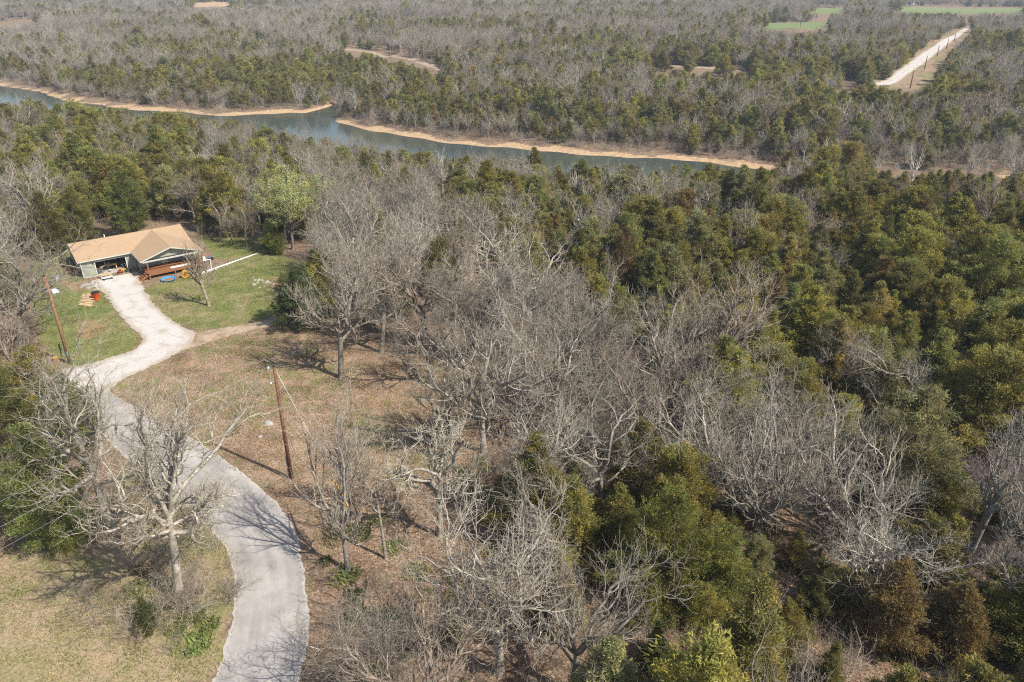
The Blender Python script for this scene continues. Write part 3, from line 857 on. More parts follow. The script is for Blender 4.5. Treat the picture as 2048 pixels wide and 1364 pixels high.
for i, (bx, by, tx, ty, w) in enumerate([(1130, 985, 1130, 880, 3.6), (1330, 1215, 1335, 985, 8.4), (1230, 1120, 1235, 975, 5.6), (1430, 1200, 1430, 1050, 5.0)]):
    hero('cedar_tree', ('slender cedar standing by itself right of the gnarled oak', 'largest dense green cedar of the lower centre clump', 'cedar on the left flank of the lower centre clump', 'pointed cedar on the right flank of the lower centre clump')[i], 'cedar', (bx, by), (tx, ty),
         dict(W=w, nb=130, ns=int(1050 * w), K=7, size=.19, shape=.62, low=.02), 30 + i, BARK_CEDAR, ((.105, .108, .030), (.108, .114, .030), (.112, .110, .032), (.105, .112, .030))[i], kind='cedar', mark=('the slender cedar near the gnarled oak', 'the largest cedar of the lower clump', None, None)[i])
hero('cedar_tree', 'rust-orange dying cedar in the lower right corner', 'cedar', (1765, 1290), (1770, 1120), dict(W=5.2, nb=110, ns=3931, K=7, size=0.19, shape=.7, low=.02), 35, BARK_CEDAR, (.125, .090, .040), kind='cedar', mark='the rust-orange cedar')
hero('cedar_tree', 'rust-brown cedar rising among green cedars right of centre', 'cedar', (1245, 590), (1240, 455), dict(W=6.4, nb=110, ns=3931, K=7, size=0.21, shape=.6, low=.02), 36, BARK_CEDAR, (.125, .095, .040), kind='cedar', mark='the rust-brown cedar right of centre')
hero('pine_tree', 'bright green pine right behind the house roof', 'pine', (268, 480), (275, 345), dict(W=7.0, nb=100, ns=4867, K=7, size=0.28, shape=.5, low=.12), 37, BARK_CEDAR, (.095, .115, .034), kind='cedar', mark='the bright green pine')
for i, (bx, by, tx, ty, w, lb) in enumerate([(110, 510, 118, 385, 7.5, 'large dusty olive cedar at the left corner of the house'), (165, 490, 165, 375, 6.0, 'olive cedar behind the left end of the roof'), (75, 470, 60, 350, 6.0, 'olive cedar behind the oaks, left of the house')]):
    hero('cedar_tree', lb, 'cedar', (bx, by), (tx, ty), dict(W=w, nb=120, ns=5241, K=7, size=0.22, shape=.55, low=.02), 40 + i, BARK_CEDAR, (.105, .105, .032), kind='cedar', mark=('the large cedar at the house corner', None, None)[i])
SYC = (.82, .81, .77)
for i, (b, t, lb, mk) in enumerate([((885, 395), (888, 286), 'white-limbed sycamore standing out before the river', 'the white sycamore before the river'), ((1150, 420), (1148, 322), 'pale bare sycamore just right of the river view', 'the pale sycamore right of the river'),
        ((1745, 380), (1742, 290), 'white-trunked sycamore, leftmost of the riverside group at the right', None), ((1822, 385), (1828, 288), 'white-trunked sycamore, second of the riverside group at the right', None),
        ((1935, 372), (1940, 278), 'tallest white-trunked sycamore of the riverside group at the right', 'the white sycamores at the right edge'), ((1955, 398), (1975, 300), 'white-trunked sycamore slanting right in the riverside group', None), ((2030, 375), (2022, 285), 'white-trunked sycamore at the right edge of the picture', None),
        ((1652, 326), (1660, 270), 'slim pale sycamore slanting right on the far river bank', None), ((775, 130 + 90), (705, 165), 'spreading pale tree on the point of the far bank', None)]):
    if i == 8: b = (712, 232)
    hero('sycamore_tree', lb, 'sycamore', b, t, dict(spread=.30, fork=.36, limbs=7, gnarl=.13, up=.16, kids=(5, 4, 3), levels=4, rmin=.02, sides=(7, 5, 4, 3, 3, 3)), 50 + i, SYC, (.60, .56, .52), group='pale sycamores along the river', mark=mk)
for i, (b, t, lb, mk) in enumerate([((998, 830), (995, 752), 'purple redbud under the large oak in the centre', None), ((1940, 1010), (1945, 915), 'purple redbud bush near the right edge, above the grey saplings', 'the purple redbud at the right edge'),
                                    ((1478, 735), (1480, 680), 'small purple redbud behind the spreading oak', None), ((2035, 985), (2035, 915), 'purple redbud cut by the right edge', None)]):
    hero('redbud_tree', lb, 'redbud', b, t, dict(spread=.6, fork=.22, limbs=7, gnarl=.2, kids=(5, 5, 3), levels=4, rmin=.010, leaf_n=2600, size=.10, r0=.08), 60 + i, (.34, .30, .28), (.30, .17, .27), kind='leafy', group='redbuds', mark=mk)
for i, (bx, by, ty, lb) in enumerate([(494, 495, 400, 'dark-trunked bare tree at the edge of the lawn, left of the small cedar'), (463, 488, 410, 'thin bare tree in the tree line behind the lawn'), (505, 480, 395, 'straight thin bare tree left of the lime green tree'), (440, 485, 385, 'twiggy bare tree right behind the end of the roof')]):
    hero('bare_tree', lb, 'bare tree', (bx, by), (bx - 12 + 8 * i, ty), dict(spread=.4, fork=.42, limbs=6, gnarl=.22, kids=(6, 5, 4), levels=4, rmin=.012), 70 + i, BROWNG, TWB, mark=('the dark-trunked tree at the lawn edge', None, None, None)[i])
LANDMARKS += [('the house', 270, 490), ('the light pole', 110, 640), ('the roadside power pole', 570, 850), ('the far gravel road', 1850, 115)]

# ------------------------------------------------------------------ the wood
CLEAR = [  # what the photograph shows uncovered; no tree stands on or in front of it
    [(0, 168), (140, 190), (270, 208), (420, 226), (520, 236), (610, 226), (650, 232), (760, 258), (860, 280), (960, 295), (1100, 302), (1300, 317), (1420, 328), (1300, 322), (1120, 318), (950, 312), (820, 298), (720, 284), (640, 273), (560, 257), (470, 243), (330, 222), (200, 208), (60, 192), (0, 184)],
    [(1748, 164), (1772, 158), (1830, 110), (1880, 78), (1935, 48), (1952, 52), (1900, 105), (1865, 165), (1830, 182), (1750, 174)],
    [(770, 109), (800, 112), (840, 121), (884, 137), (880, 143), (830, 126), (780, 116)], [(1310, 129), (1440, 134), (1500, 140), (1500, 147), (1310, 138)],
    [(1525, 46), (1655, 44), (1660, 56), (1530, 60)], [(1620, 17), (1690, 16), (1690, 27), (1620, 27)], [(1765, 13), (2048, 14), (2048, 27), (1800, 25)], [(380, 5), (455, 4), (460, 14), (390, 16)],
    [(0, 42), (80, 38), (84, 44), (30, 52), (0, 52)],
    [(60, 500), (140, 485), (145, 470), (250, 455), (360, 440), (400, 470), (520, 490), (590, 515), (600, 560), (580, 620), (690, 650), (760, 700), (1000, 770), (1020, 860), (900, 940), (760, 1000), (700, 1090), (650, 1130), (640, 1380), (600, 1700), (-300, 1700), (-300, 1080), (230, 1100), (300, 1000), (160, 900), (140, 745), (60, 690)]]
GRID_Y = [0, 40, 90, 140, 200, 260, 330, 400, 480, 560, 650, 750, 860, 980, 1100, 1230, 1400]
GRID = ['3333322334332222', '1112233344444433', '5566544456665555', '9988776677788886', '9877878888888888', '7777665456666653', '7888764677776774', '4884412687777888', '2800511278988989',
        '1000411114798898', '2000010001596798', '7300010000145599', '9600010111121143', '9500011167721352', '0020012279986774', '0020011225655553']
gc = np.array([[int(c) / 10 for c in r] for r in GRID])

def candidates():
    P = []
    for (y0, y1, sp) in ((18, 200, 3.9), (200, 420, 4.1), (420, 820, 5.2), (820, 1500, 8.0), (1500, 2600, 13.0)):
        xs = np.arange(-.80 * y1 - 60, .80 * y1 + 60, sp)
        ys = np.arange(y0, y1, sp)
        X, Y = np.meshgrid(xs, ys)
        X = X + rng.uniform(-.48, .48, X.shape) * sp; Y = Y + rng.uniform(-.48, .48, Y.shape) * sp
        P.append(np.stack([X.ravel(), Y.ravel(), np.full(X.size, sp)], -1))
    return np.concatenate(P)
CD = candidates()
x, y, sp = CD.T
z = hgt(x, y)
d = bankd(x, y)
px, py, zc = proj(x, y, z + 4)
ok = (px > -260) & (px < 2400) & (py < 1560) & (py > -60)
ok &= ~((d > -RIVW + 1) & (d < 7))                                  # not in the river or on its beach
ok &= z > -11.4
u = rng.random(len(x))
ci = np.clip((px / 128).astype(int), 0, 15)
ri = np.clip(np.searchsorted(GRID_Y, py) - 1, 0, 15)
pc = gc[ri, ci]
pc = np.clip(pc + np.where(d > 0, .30, .16) * wave(x, y, 46, 3.3) + .10 * wave(x, y, 17, 1.3) + np.where(d > 30, .45 * wave(x, y, 170, 2.2) + .25 * wave(x, y, 70, 4.1), 0), 0, 1) * (pc > 0)
pc = np.where(d > 0, np.clip(pc * np.clip((d - 6) / 12, 0, 1) + .0, 0, 1), pc)    # bare brushwood first above the beach
is_c = u < pc
hh = np.where(is_c, rng.normal(7.9, 1.5, len(x)), rng.normal(10.2, 1.9, len(x)))
hh = np.where(~is_c & (gc[ri, ci] < .45) & (y < 125), hh * 1.25, hh)
hh = np.where((d > 0) & (d < 26), np.where(is_c, hh * .8, hh * .72), hh)
hh = hh * (1 + np.where(d > 20, .18, .06) * wave(x, y, 85, 5.5))
hh = np.clip(hh, 4, 17) * np.where(sp > 7, 1.15, 1)
rad = np.where(is_c, hh * .28, hh * .30)
for poly in CLEAR:
    big = np.zeros(len(x), bool)
    for (fx, fz) in ((0, 0), (0, .5), (0, 1.0), (-1, .45), (1, .45), (-.6, .8), (.6, .8)):
        k = np.where(is_c, 1, .75)
        qx, qy, _ = proj(x + rad * fx, y, z + hh * fz * k)
        big |= inpoly(qx, qy, poly)
    ok &= ~big
for trk in FAR_TRACKS + [[(1290, 316), (1420, 327), (1560, 338)]]:
    for k in range(len(trk) - 1):
        for f in np.linspace(0, 1, 9)[:-1]:
            tx_, ty_ = trk[k][0] * (1 - f) + trk[k + 1][0] * f, trk[k][1] * (1 - f) + trk[k + 1][1] * f
            if math.sin(tx_ * .11) > .72: continue                       # here and there a crown hides the track
            x0_, yt_, _ = proj(x - rad, y, z + hh * .95); x1_, yb_, _ = proj(x + rad, y, z - .5)
            ok &= ~((x0_ < tx_) & (x1_ > tx_) & (yt_ < ty_ + 1.5) & (yb_ > ty_ - 1))
# nothing taller stands before these singled-out trees
for poly, foot in (([(1390, 880), (1500, 790), (1700, 850), (1810, 1000), (1700, 1085), (1500, 1075)], (1515, 1062)), ([(880, 620), (1060, 620), (1000, 900), (930, 900)], (968, 905)), ([(640, 500), (730, 500), (700, 755), (660, 755)], (682, 755)),
                   ([(640, 980), (720, 940), (880, 1000), (900, 1090), (800, 1130), (700, 1150)], (697, 1140)), ([(1735, 285), (2048, 280), (2048, 338), (1735, 340)], (1745, 385)), ([(868, 292), (900, 292), (895, 390), (872, 390)], (885, 395)),
                   ([(1130, 335), (1165, 335), (1160, 400), (1140, 400)], (1150, 420)), ([(505, 350), (655, 350), (655, 470), (505, 470)], (586, 500)), ([(780, 820), (960, 830), (900, 1060), (860, 1060)], (880, 1070)), ([(960, 1000), (1060, 1000), (1040, 1330), (960, 1330)], (1000, 1345)), ([(1150, 960), (1440, 960), (1500, 1190), (1220, 1210)], (1330, 1215)), ([(1600, 1100), (1900, 1100), (1850, 1250), (1650, 1250)], (1765, 1290))):
    hit = np.zeros(len(x), bool)
    for (fx, fz) in ((0, .3), (0, .6), (0, .95), (-.8, .5), (.8, .5)):
        qx, qy, _ = proj(x + rad * fx, y, z + hh * fz)
        hit |= inpoly(qx, qy, poly)
    ok &= ~(hit & (y < G(*foot).y + 1.5))
# bare stands are more open near the camera
ok &= ~((~is_c) & (y < 125) & (rng.random(len(x)) < np.where(y < 95, .52, .40)))
ok &= ~((sp < 5) & (y < 62) & (rng.random(len(x)) < .12))
hx = np.array([(t.location.x, t.location.y) for k in HERO for t in HERO[k]])
dist = np.min(np.hypot(x[:, None] - hx[None, :, 0], y[:, None] - hx[None, :, 1]), 1)
ok &= dist > 3.0
x, y, z, sp, d, is_c, hh, px, py, zc = [a[ok] for a in (x, y, z, sp, d, is_c, hh, px, py, zc)]
# low cedars and saplings filling the floor of the near wood
fxs, fys = np.meshgrid(np.arange(-20, 120, 3.4), np.arange(22, 120, 3.4))
fx_ = (fxs + rng.uniform(-1.6, 1.6, fxs.shape)).ravel(); fy_ = (fys + rng.uniform(-1.6, 1.6, fys.shape)).ravel()
fz_ = hgt(fx_, fy_)
fpx, fpy, fzc = proj(fx_, fy_, fz_ + 1.5)
fk = (fpx > 1060) & (fpx < 2250) & (fpy < 1480) & (bankd(fx_, fy_) < -RIVW - 4)
fp = gc[np.clip(np.searchsorted(GRID_Y, fpy) - 1, 0, 15), np.clip((fpx / 128).astype(int), 0, 15)]
fc = rng.random(len(fx_)) < np.clip(fp * .85 + .08, 0, 1)
fk &= np.where(fc, rng.random(len(fx_)) < .85, rng.random(len(fx_)) < .35)
fh = np.where(fc, rng.uniform(2.0, 4.2, len(fx_)), rng.uniform(3.0, 5.5, len(fx_)))
for poly in CLEAR: fk &= ~inpoly(fpx, fpy, poly)
hx2 = np.min(np.hypot(fx_[:, None] - hx[None, :, 0], fy_[:, None] - hx[None, :, 1]), 1)
fk &= hx2 > 1.6
x, y, z, d = np.r_[x, fx_[fk]], np.r_[y, fy_[fk]], np.r_[z, fz_[fk]], np.r_[d, bankd(fx_[fk], fy_[fk])]
sp, is_c, hh = np.r_[sp, np.full(fk.sum(), 3.4)], np.r_[is_c, fc[fk]], np.r_[hh, fh[fk]]
px, py, zc = np.r_[px, fpx[fk]], np.r_[py, fpy[fk]], np.r_[zc, fzc[fk]]
n = len(x)
var = rng.integers(0, 6, n); rz = rng.uniform(0, 6.28, n)
cc = rng.choice(len(CED_COL), n, p=CED_P); bc = rng.choice(len(BARE_COL), n, p=BARE_P)
size = hh / zc
infr = (px > 0) & (px < 2048) & (py > 0) & (py < 1390)
score = np.where(infr, size, -1)
single = np.zeros(n, bool)
NC, NB = 300 - len(HERO['cedar']), 300 - len(HERO['bare'])
for flag, m in ((is_c, NC), (~is_c, NB)):
    ids = np.where(flag & (score > 0))[0]
    single[ids[np.argsort(-score[ids])][:m]] = True
for i in np.where(single)[0]:
    near = zc[i] < 95
    if is_c[i]:
        me = (CED_NEAR if near else CED_MID)[var[i]]
        s = hh[i] / 8
        w = s * rng.uniform(.95, 1.3)
        t = make_tree('cedar_tree', me, (x[i], y[i], z[i]), rz[i], (w, w, s), BARK_CEDAR, crown_color=CED_COL[cc[i]][1])
        TREES.append((t, 'cedar', CED_COL[cc[i]][0], px[i], py[i], hh[i]))
    else:
        me = (BARE_NEAR if near else BARE_MID)[var[i]]
        s = hh[i] / (14 if near else 13)
        t = make_tree('bare_tree', me, (x[i], y[i], z[i]), rz[i], (s * rng.uniform(.85, 1.25), s * rng.uniform(.85, 1.25), s), BARE_COL[bc[i]][1], tilt=(rng.normal(0, .06), rng.normal(0, .06)), crown_color=tuple(k * .95 for k in BARE_COL[bc[i]][1]))
        TREES.append((t, 'bare tree', BARE_COL[bc[i]][0], px[i], py[i], hh[i]))

# labels: each single tree is named from the nearest landmark, its side of it and its rank on that side
ORD = ['nearest', 'second', 'third', 'fourth', 'fifth', 'sixth', 'seventh', 'eighth', 'ninth', 'tenth', 'eleventh', 'twelfth', 'thirteenth', 'fourteenth', 'fifteenth', 'sixteenth', 'seventeenth', 'eighteenth', 'nineteenth', 'twentieth', 'twenty-first', 'twenty-second', 'twenty-third', 'twenty-fourth', 'twenty-fifth', 'twenty-sixth', 'twenty-seventh', 'twenty-eighth', 'twenty-ninth', 'thirtieth']
buckets = {}
for t, kd, cw, qx, qy, hgt_ in TREES:
    best = min(LANDMARKS, key=lambda l: math.hypot(l[1] - qx, (l[2] - qy) * 1.4))
    dx_, dy_ = qx - best[1], (qy - best[2]) * 1.4
    side = ('right of' if dx_ > 0 else 'left of') if abs(dx_) > abs(dy_) else ('below' if dy_ > 0 else 'above')
    buckets.setdefault((kd, cw, side, best[0]), []).append((math.hypot(dx_, dy_), t))
for (kd, cw, side, lm), lst in buckets.items():
    lst.sort(key=lambda q: q[0])
    for k, (_, t) in enumerate(lst):
        o_ = '' if len(lst) == 1 else ', ' + (ORD[k] if k < len(ORD) else 'farther')
        tag(t, '%s %s %s %s%s' % (cw, kd, side, lm, o_), kd, 'cedars of the wood' if kd == 'cedar' else 'bare trees of the wood')

# the rest of the wood, past three hundred of each kind: one object
def joined(name, meshes, color, crown_color):
    import bmesh
    obs = []
    for me, c in zip(meshes, (color, crown_color)):
        o = bpy.data.objects.new(name + '_' + me.name[-5:], me)
        o.color = (*c, 1)
        obs.append(o)
    return obs
def scatter(name, pts, idx, rot, scl, protos, label, cat=None):
    """One object whose points each carry a shape of the list `protos`."""
    col = bpy.data.collections.new(name + '_shapes')
    for k, (nm, me, color) in enumerate(protos):
        o = bpy.data.objects.new('%s_%03d' % (name, k), me)
        o.color = (*color, 1)
        col.objects.link(o)
    me = bpy.data.meshes.new(name)
    me.vertices.add(len(pts)); me.vertices.foreach_set('co', np.asarray(pts, np.float32).ravel())
    a = me.attributes.new('idx', 'INT', 'POINT'); a.data.foreach_set('value', np.asarray(idx, np.int32))
    a = me.attributes.new('tint', 'FLOAT_COLOR', 'POINT'); a.data.foreach_set('color', np.array([(*protos[k][2], 1) for k in idx], np.float32).ravel())
    for nm, arr in (('rot', rot), ('scl', scl)):
        a = me.attributes.new(nm, 'FLOAT_VECTOR', 'POINT'); a.data.foreach_set('vector', np.asarray(arr, np.float32).ravel())
    me.update()
    o = obj(name, me)
    ng = bpy.data.node_groups.new(name, 'GeometryNodeTree')
    ng.interface.new_socket('Geometry', in_out='INPUT', socket_type='NodeSocketGeometry')
    ng.interface.new_socket('Geometry', in_out='OUTPUT', socket_type='NodeSocketGeometry')
    gi, go = ng.nodes.new('NodeGroupInput'), ng.nodes.new('NodeGroupOutput')
    inst = ng.nodes.new('GeometryNodeInstanceOnPoints')
    ci_ = ng.nodes.new('GeometryNodeCollectionInfo')
    ci_.inputs['Collection'].default_value = col
    ci_.inputs['Separate Children'].default_value = True
    ci_.inputs['Reset Children'].default_value = True
    inst.inputs['Pick Instance'].default_value = True
    L = ng.links.new
    L(gi.outputs[0], inst.inputs['Points']); L(ci_.outputs[0], inst.inputs['Instance'])
    for nm, ty, sk in (('idx', 'INT', 'Instance Index'), ('rot', 'FLOAT_VECTOR', 'Rotation'), ('scl', 'FLOAT_VECTOR', 'Scale')):
        na = ng.nodes.new('GeometryNodeInputNamedAttribute'); na.data_type = ty
        na.inputs['Name'].default_value = nm
        L([s for s in na.outputs if s.enabled and s.name == 'Attribute'][0], inst.inputs[sk])
    L(inst.outputs[0], go.inputs[0])
    md = o.modifiers.new('scatter', 'NODES'); md.node_group = ng
    tag(o, label, cat, kind='stuff')
    return o

rest = np.where(~single)[0]
protos, lookup = [], {}
for lod, (ced, bar) in enumerate(((CED_MID, BARE_MID), (CED_FAR, BARE_FAR), (CED_NEAR, BARE_NEAR))):
    for v_, me in enumerate(ced[:4]):
        for c_ in range(len(CED_COL)):
            lookup[(lod, 1, v_, c_)] = (len(protos), len(protos) + 1)
            protos.append(('c', me[1], CED_COL[c_][1])); protos.append(('t', me[0], BARK_CEDAR))
    for v_, me in enumerate(bar[:5]):
        for c_ in range(len(BARE_COL)):
            lookup[(lod, 0, v_, c_)] = (len(protos), len(protos) + 1)
            protos.append(('c', me[1], tuple(k * .95 for k in BARE_COL[c_][1]))); protos.append(('t', me[0], BARE_COL[c_][1]))
P_, I_, R_, S_ = [], [], [], []
for i in rest:
    lod = 2 if zc[i] < 95 else 0 if zc[i] < 230 else 1
    k = lookup[(lod, int(is_c[i]), int(var[i]) % (4 if is_c[i] else 5), int(cc[i] if is_c[i] else bc[i]))]
    s = hh[i] / (8 if is_c[i] else (13, 12, 14)[lod])
    w = s * (1.25 if is_c[i] else 1.0) * (1.25 if sp[i] > 7 else 1.0) * (1.3 if sp[i] > 12 else 1.0)
    for q in k:
        P_.append((x[i], y[i], z[i])); I_.append(q); R_.append((0, 0, rz[i])); S_.append((w, w, s))
scatter('distant_woodland', P_, I_, R_, S_, protos, 'mixed cedar and bare woodland rolling away across the river', 'woodland')
print('trees', n, 'single', single.sum(), 'rest', len(rest))

# undergrowth: brushwood that nobody could count
def brush():
    P = []
    for (y0, y1, sp_) in ((20, 130, 1.8), (130, 360, 2.4), (360, 470, 3.5)):
        xs = np.arange(-.8 * y1, .8 * y1, sp_); ys = np.arange(y0, y1, sp_)
        X, Y = np.meshgrid(xs, ys)
        X = X + rng.uniform(-.5, .5, X.shape) * sp_; Y = Y + rng.uniform(-.5, .5, Y.shape) * sp_
        P.append(np.stack([X.ravel(), Y.ravel()], -1))
    P = np.concatenate(P)
    bx, by = P.T
    bz = hgt(bx, by); bd_ = bankd(bx, by)
    qx, qy, qz = proj(bx, by, bz)
    k = (qx > -200) & (qx < 2300) & (qy < 1500) & (qy > 60)
    strip = (bd_ > 5) & (bd_ < 30)
    k &= ~((bd_ > -RIVW - 2) & (bd_ < 5)) | ((bx > 88) & (bd_ > -RIVW) & (rng.random(len(bx)) < .95))
    k &= strip | (rng.random(len(bx)) < np.clip(.55 + .5 * wave(bx, by, 22, 5.0), .1, 1))
    for poly in CLEAR:
        for dz in (0, 1.3):
            a, b, _ = proj(bx, by, bz + dz)
            k &= ~inpoly(a, b, poly)
    vg = fill([VERGE], 2.2, PAVED)
    bx, by, bz, strip, bd_ = bx[k], by[k], bz[k], strip[k], bd_[k]
    vz = hgt(vg[:, 0], vg[:, 1]); kk = rng.random(len(vg)) < .5; vg, vz = vg[kk], vz[kk]
    hb = G(340, 1205); ex = np.stack([rng.normal(hb.x, 2.2, 34), rng.normal(hb.y + .5, 2.0, 34)], -1); ex = ex[~inpoly(ex[:, 0], ex[:, 1], PAVED[0])]
    vg = np.concatenate([vg, ex]); vz = hgt(vg[:, 0], vg[:, 1])
    bx, by, bz = np.r_[bx, vg[:, 0]], np.r_[by, vg[:, 1]], np.r_[bz, vz]; strip = np.r_[strip, np.zeros(len(vg), bool)]
    m = len(bx)
    sh = [shrub_mesh('brush_%d' % i, 700 + i, 1.9, 14) for i in range(5)]
    cols = [(.42, .36, .31), (.50, .46, .42), (.36, .28, .23)]
    pr = [('b', sh[i], c) for i in range(5) for c in cols]
    s = rng.uniform(.6, 1.5, m) * np.where(strip, 1.25, 1)
    scatter('brushwood', np.stack([bx, by, bz], -1), rng.integers(0, len(pr), m), np.stack([np.zeros(m), np.zeros(m), rng.uniform(0, 6.28, m)], -1),
            np.stack([s, s, s * rng.uniform(.7, 1.3, m)], -1), pr, 'grey-brown leafless brushwood under the trees and along the river banks', 'brushwood')
    print('brush', m)

# grass, fallen leaves: one object each
def patch_mesh(name, seed, n, rad_, lo, hi, upright, mat, w=.25):
    g = np.random.default_rng(seed)
    a, r_ = g.uniform(0, 6.28, n), rad_ * np.sqrt(g.random(n))
    b = np.stack([r_ * np.cos(a), r_ * np.sin(a), np.full(n, .01)], -1)
    dv = np.stack([g.normal(0, 1, n), g.normal(0, 1, n), np.abs(g.normal(0, 1, n)) * upright + .05], -1)
    dv /= np.linalg.norm(dv, axis=1)[:, None]
    sv = np.cross(dv, np.stack([g.normal(0, .4, n), g.normal(0, .4, n), np.ones(n)], -1)); sv /= np.linalg.norm(sv, axis=1)[:, None] + 1e-9
    L = g.uniform(lo, hi, n)[:, None]
    V = np.stack([b, b + dv * L * .5 - sv * L * w, b + dv * L, b + dv * L * .5 + sv * L * w], 1).reshape(-1, 3)
    me = mesh_np(name, V, np.arange(len(V)).reshape(-1, 4), [mat])
    fattr(me, 'tone', np.repeat(g.uniform(.55, 1.45, n), 4))
    return me
def fill(polys, sp_, avoid=()):
    out = []
    for poly in polys:
        W = GL(poly)
        xs = np.arange(min(q.x for q in W), max(q.x for q in W), sp_); ys = np.arange(min(q.y for q in W), max(q.y for q in W), sp_)
        X, Y = np.meshgrid(xs, ys)
        X = (X + rng.uniform(-.5, .5, X.shape) * sp_).ravel(); Y = (Y + rng.uniform(-.5, .5, Y.shape) * sp_).ravel()
        k = inpoly(X, Y, W)
        for av in avoid: k &= ~inpoly(X, Y, av)
        out.append(np.stack([X[k], Y[k]], -1))
    return np.concatenate(out)
PAVED = [GL(ROAD_L + ROAD_R[::-1]), GL(TRK_U + TRK_D[::-1]), GL(DRV_L + DRV_R[::-1]), [Vector((-63.3, 103.1, 0)), Vector((-50, 113, 0)), Vector((-57, 122, 0)), Vector((-70, 111, 0))]]
def strew(name, P, protos, label, cat, s0=.7, s1=1.3):
    m = len(P)
    s = rng.uniform(s0, s1, m)
    scatter(name, np.stack([P[:, 0], P[:, 1], hgt(P[:, 0], P[:, 1]) + .012], -1), rng.integers(0, len(protos), m), np.stack([np.zeros(m), np.zeros(m), rng.uniform(0, 6.28, m)], -1), np.stack([s, s, s], -1), protos, label, cat)
GP = [patch_mesh('grass_%d' % i, 900 + i, 170, .95, .07, .20, 1.6, M['leaf'], .12) for i in range(4)]
LP_ = [patch_mesh('leaves_%d' % i, 920 + i, 150, 1.5, .06, .14, .35, M['leaf'], .36) for i in range(4)]
GC = [(.24, .28, .085), (.38, .35, .16), (.20, .25, .07), (.41, .36, .19)]
strew('grass', fill([LAWN_R, LAWN_L, LAWN_B, MEADOW, VERGE], 1.25, PAVED), [('g', m_, c_) for m_ in GP for c_ in GC], 'short patchy green and straw coloured grass of lawn and meadow', 'grass')
DC = [(.44, .33, .21), (.52, .41, .27), (.36, .26, .16), (.23, .23, .09)]
strew('dry_grass', fill([FIELD], 1.5, PAVED), [('g', m_, c_) for m_ in GP for c_ in DC], 'dry straw coloured grass of the open field', 'dry grass')
LC = [(.42, .28, .18), (.32, .205, .13), (.54, .40, .27), (.23, .155, .11)]
WOODF = [(620, 640), (1000, 640), (1500, 700), (2150, 760), (2200, 1480), (600, 1480), (640, 1250), (610, 1050), (450, 915), (300, 800), (380, 690)]
strew('leaf_litter', fill([WOODF], 1.7, PAVED[:3]), [('l', m_, c_) for m_ in LP_ for c_ in LC], 'brown fallen oak leaves strewn over the field and woodland floor', 'fallen leaves')

UP = [patch_mesh('weeds_%d' % i, 940 + i, 260, .8, .12, .42, 1.1, M['leaf'], .13) for i in range(3)]
UC = [(.17, .21, .06), (.24, .25, .09), (.13, .15, .05), (.30, .26, .14)]
ug = fill([[(640, 1000), (1000, 880), (1500, 700), (2150, 700), (2200, 1480), (620, 1480), (660, 1200)], [(250, 1120), (400, 1180), (440, 1300), (400, 1364), (300, 1364), (240, 1220)]], 1.9, PAVED)
kk = (wave(ug[:, 0], ug[:, 1], 13, 6.0) + .5 * wave(ug[:, 0], ug[:, 1], 5, 2.0) + rng.normal(0, .25, len(ug))) > .12
strew('undergrowth', ug[kk], [('u', m_, c_) for m_ in UP for c_ in UC], 'green weeds and low vines on the woodland floor and road verge', 'undergrowth', .6, 1.5)
brush()

# ------------------------------------------------------------------ the house
HZ = math.atan2(.613, .79)
HO = Vector((-63.3, 103.1, 0)); HO.z = float(hgt(HO.x, HO.y)) - .05
def HL(x, y, z=0.0):                 # house frame: x along the front, y towards the back
    c, s = math.cos(HZ), math.sin(HZ)
    return Vector((HO.x + x * c - y * s, HO.y + x * s + y * c, HO.z + z))
def mat_shingle():
    m, nt, b = nodes_of('shingles')
    tc = N(nt, 'ShaderNodeTexCoord')
    br = N(nt, 'ShaderNodeTexBrick')
    br.inputs['Scale'].default_value = 1.0
    br.inputs['Brick Width'].default_value = .30; br.inputs['Row Height'].default_value = .14
    br.inputs['Mortar Size'].default_value = .008
    br.inputs['Color1'].default_value = (.33, .225, .135, 1); br.inputs['Color2'].default_value = (.44, .31, .195, 1); br.inputs['Mortar'].default_value = (.30, .19, .10, 1)
    nt.links.new(tc.outputs['Object'], br.inputs['Vector'])
    n1, n2 = noise(nt, tc.outputs['Object'], 6, 4), noise(nt, tc.outputs['Object'], .35, 3)
    c = mixc(nt, .45, br.outputs[0], ramp(nt, n1.outputs[0], [(.3, (.30, .205, .12)), (.7, (.47, .335, .21))]).outputs[0])
    c = mixc(nt, ramp(nt, n2.outputs[0], [(.4, (0, 0, 0)), (.7, (.35, .35, .35))]).outputs[0], c, (.35, .25, .16))
    nt.links.new(c, b.inputs['Base Color'])
    b.inputs['Roughness'].default_value = .95
    bump(nt, b, n1.outputs[0], .3, .02)
    return m
def mat_siding():
    m, nt, b = nodes_of('green_siding')
    tc = N(nt, 'ShaderNodeTexCoord')
    w = N(nt, 'ShaderNodeTexWave', wave_type='BANDS', bands_direction='Z', wave_profile='SAW')
    w.inputs['Scale'].default_value = 1.6; w.inputs['Distortion'].default_value = 0
    nt.links.new(tc.outputs['Object'], w.inputs[0])
    n1 = noise(nt, tc.outputs['Object'], 1.2, 4)
    c = ramp(nt, n1.outputs[0], [(.3, (.28, .30, .245)), (.7, (.35, .37, .305))])
    nt.links.new(c.outputs[0], b.inputs['Base Color'])
    b.inputs['Roughness'].default_value = .6
    bump(nt, b, w.outputs[1], .4, .02)
    return m
M['shingle'], M['siding'] = mat_shingle(), mat_siding()
M['white'] = plain('white_paint', (.78, .77, .74), .5, .15, 2)
M['trim'] = plain('pale_green_trim', (.50, .52, .46), .5, .12, 2)
M['cedarwood'] = plain('stained_deck_wood', (.30, .135, .062), .65, .4, 5, bmp=.2)
M['newwood'] = plain('fresh_pine', (.62, .45, .27), .7, .3, 4)
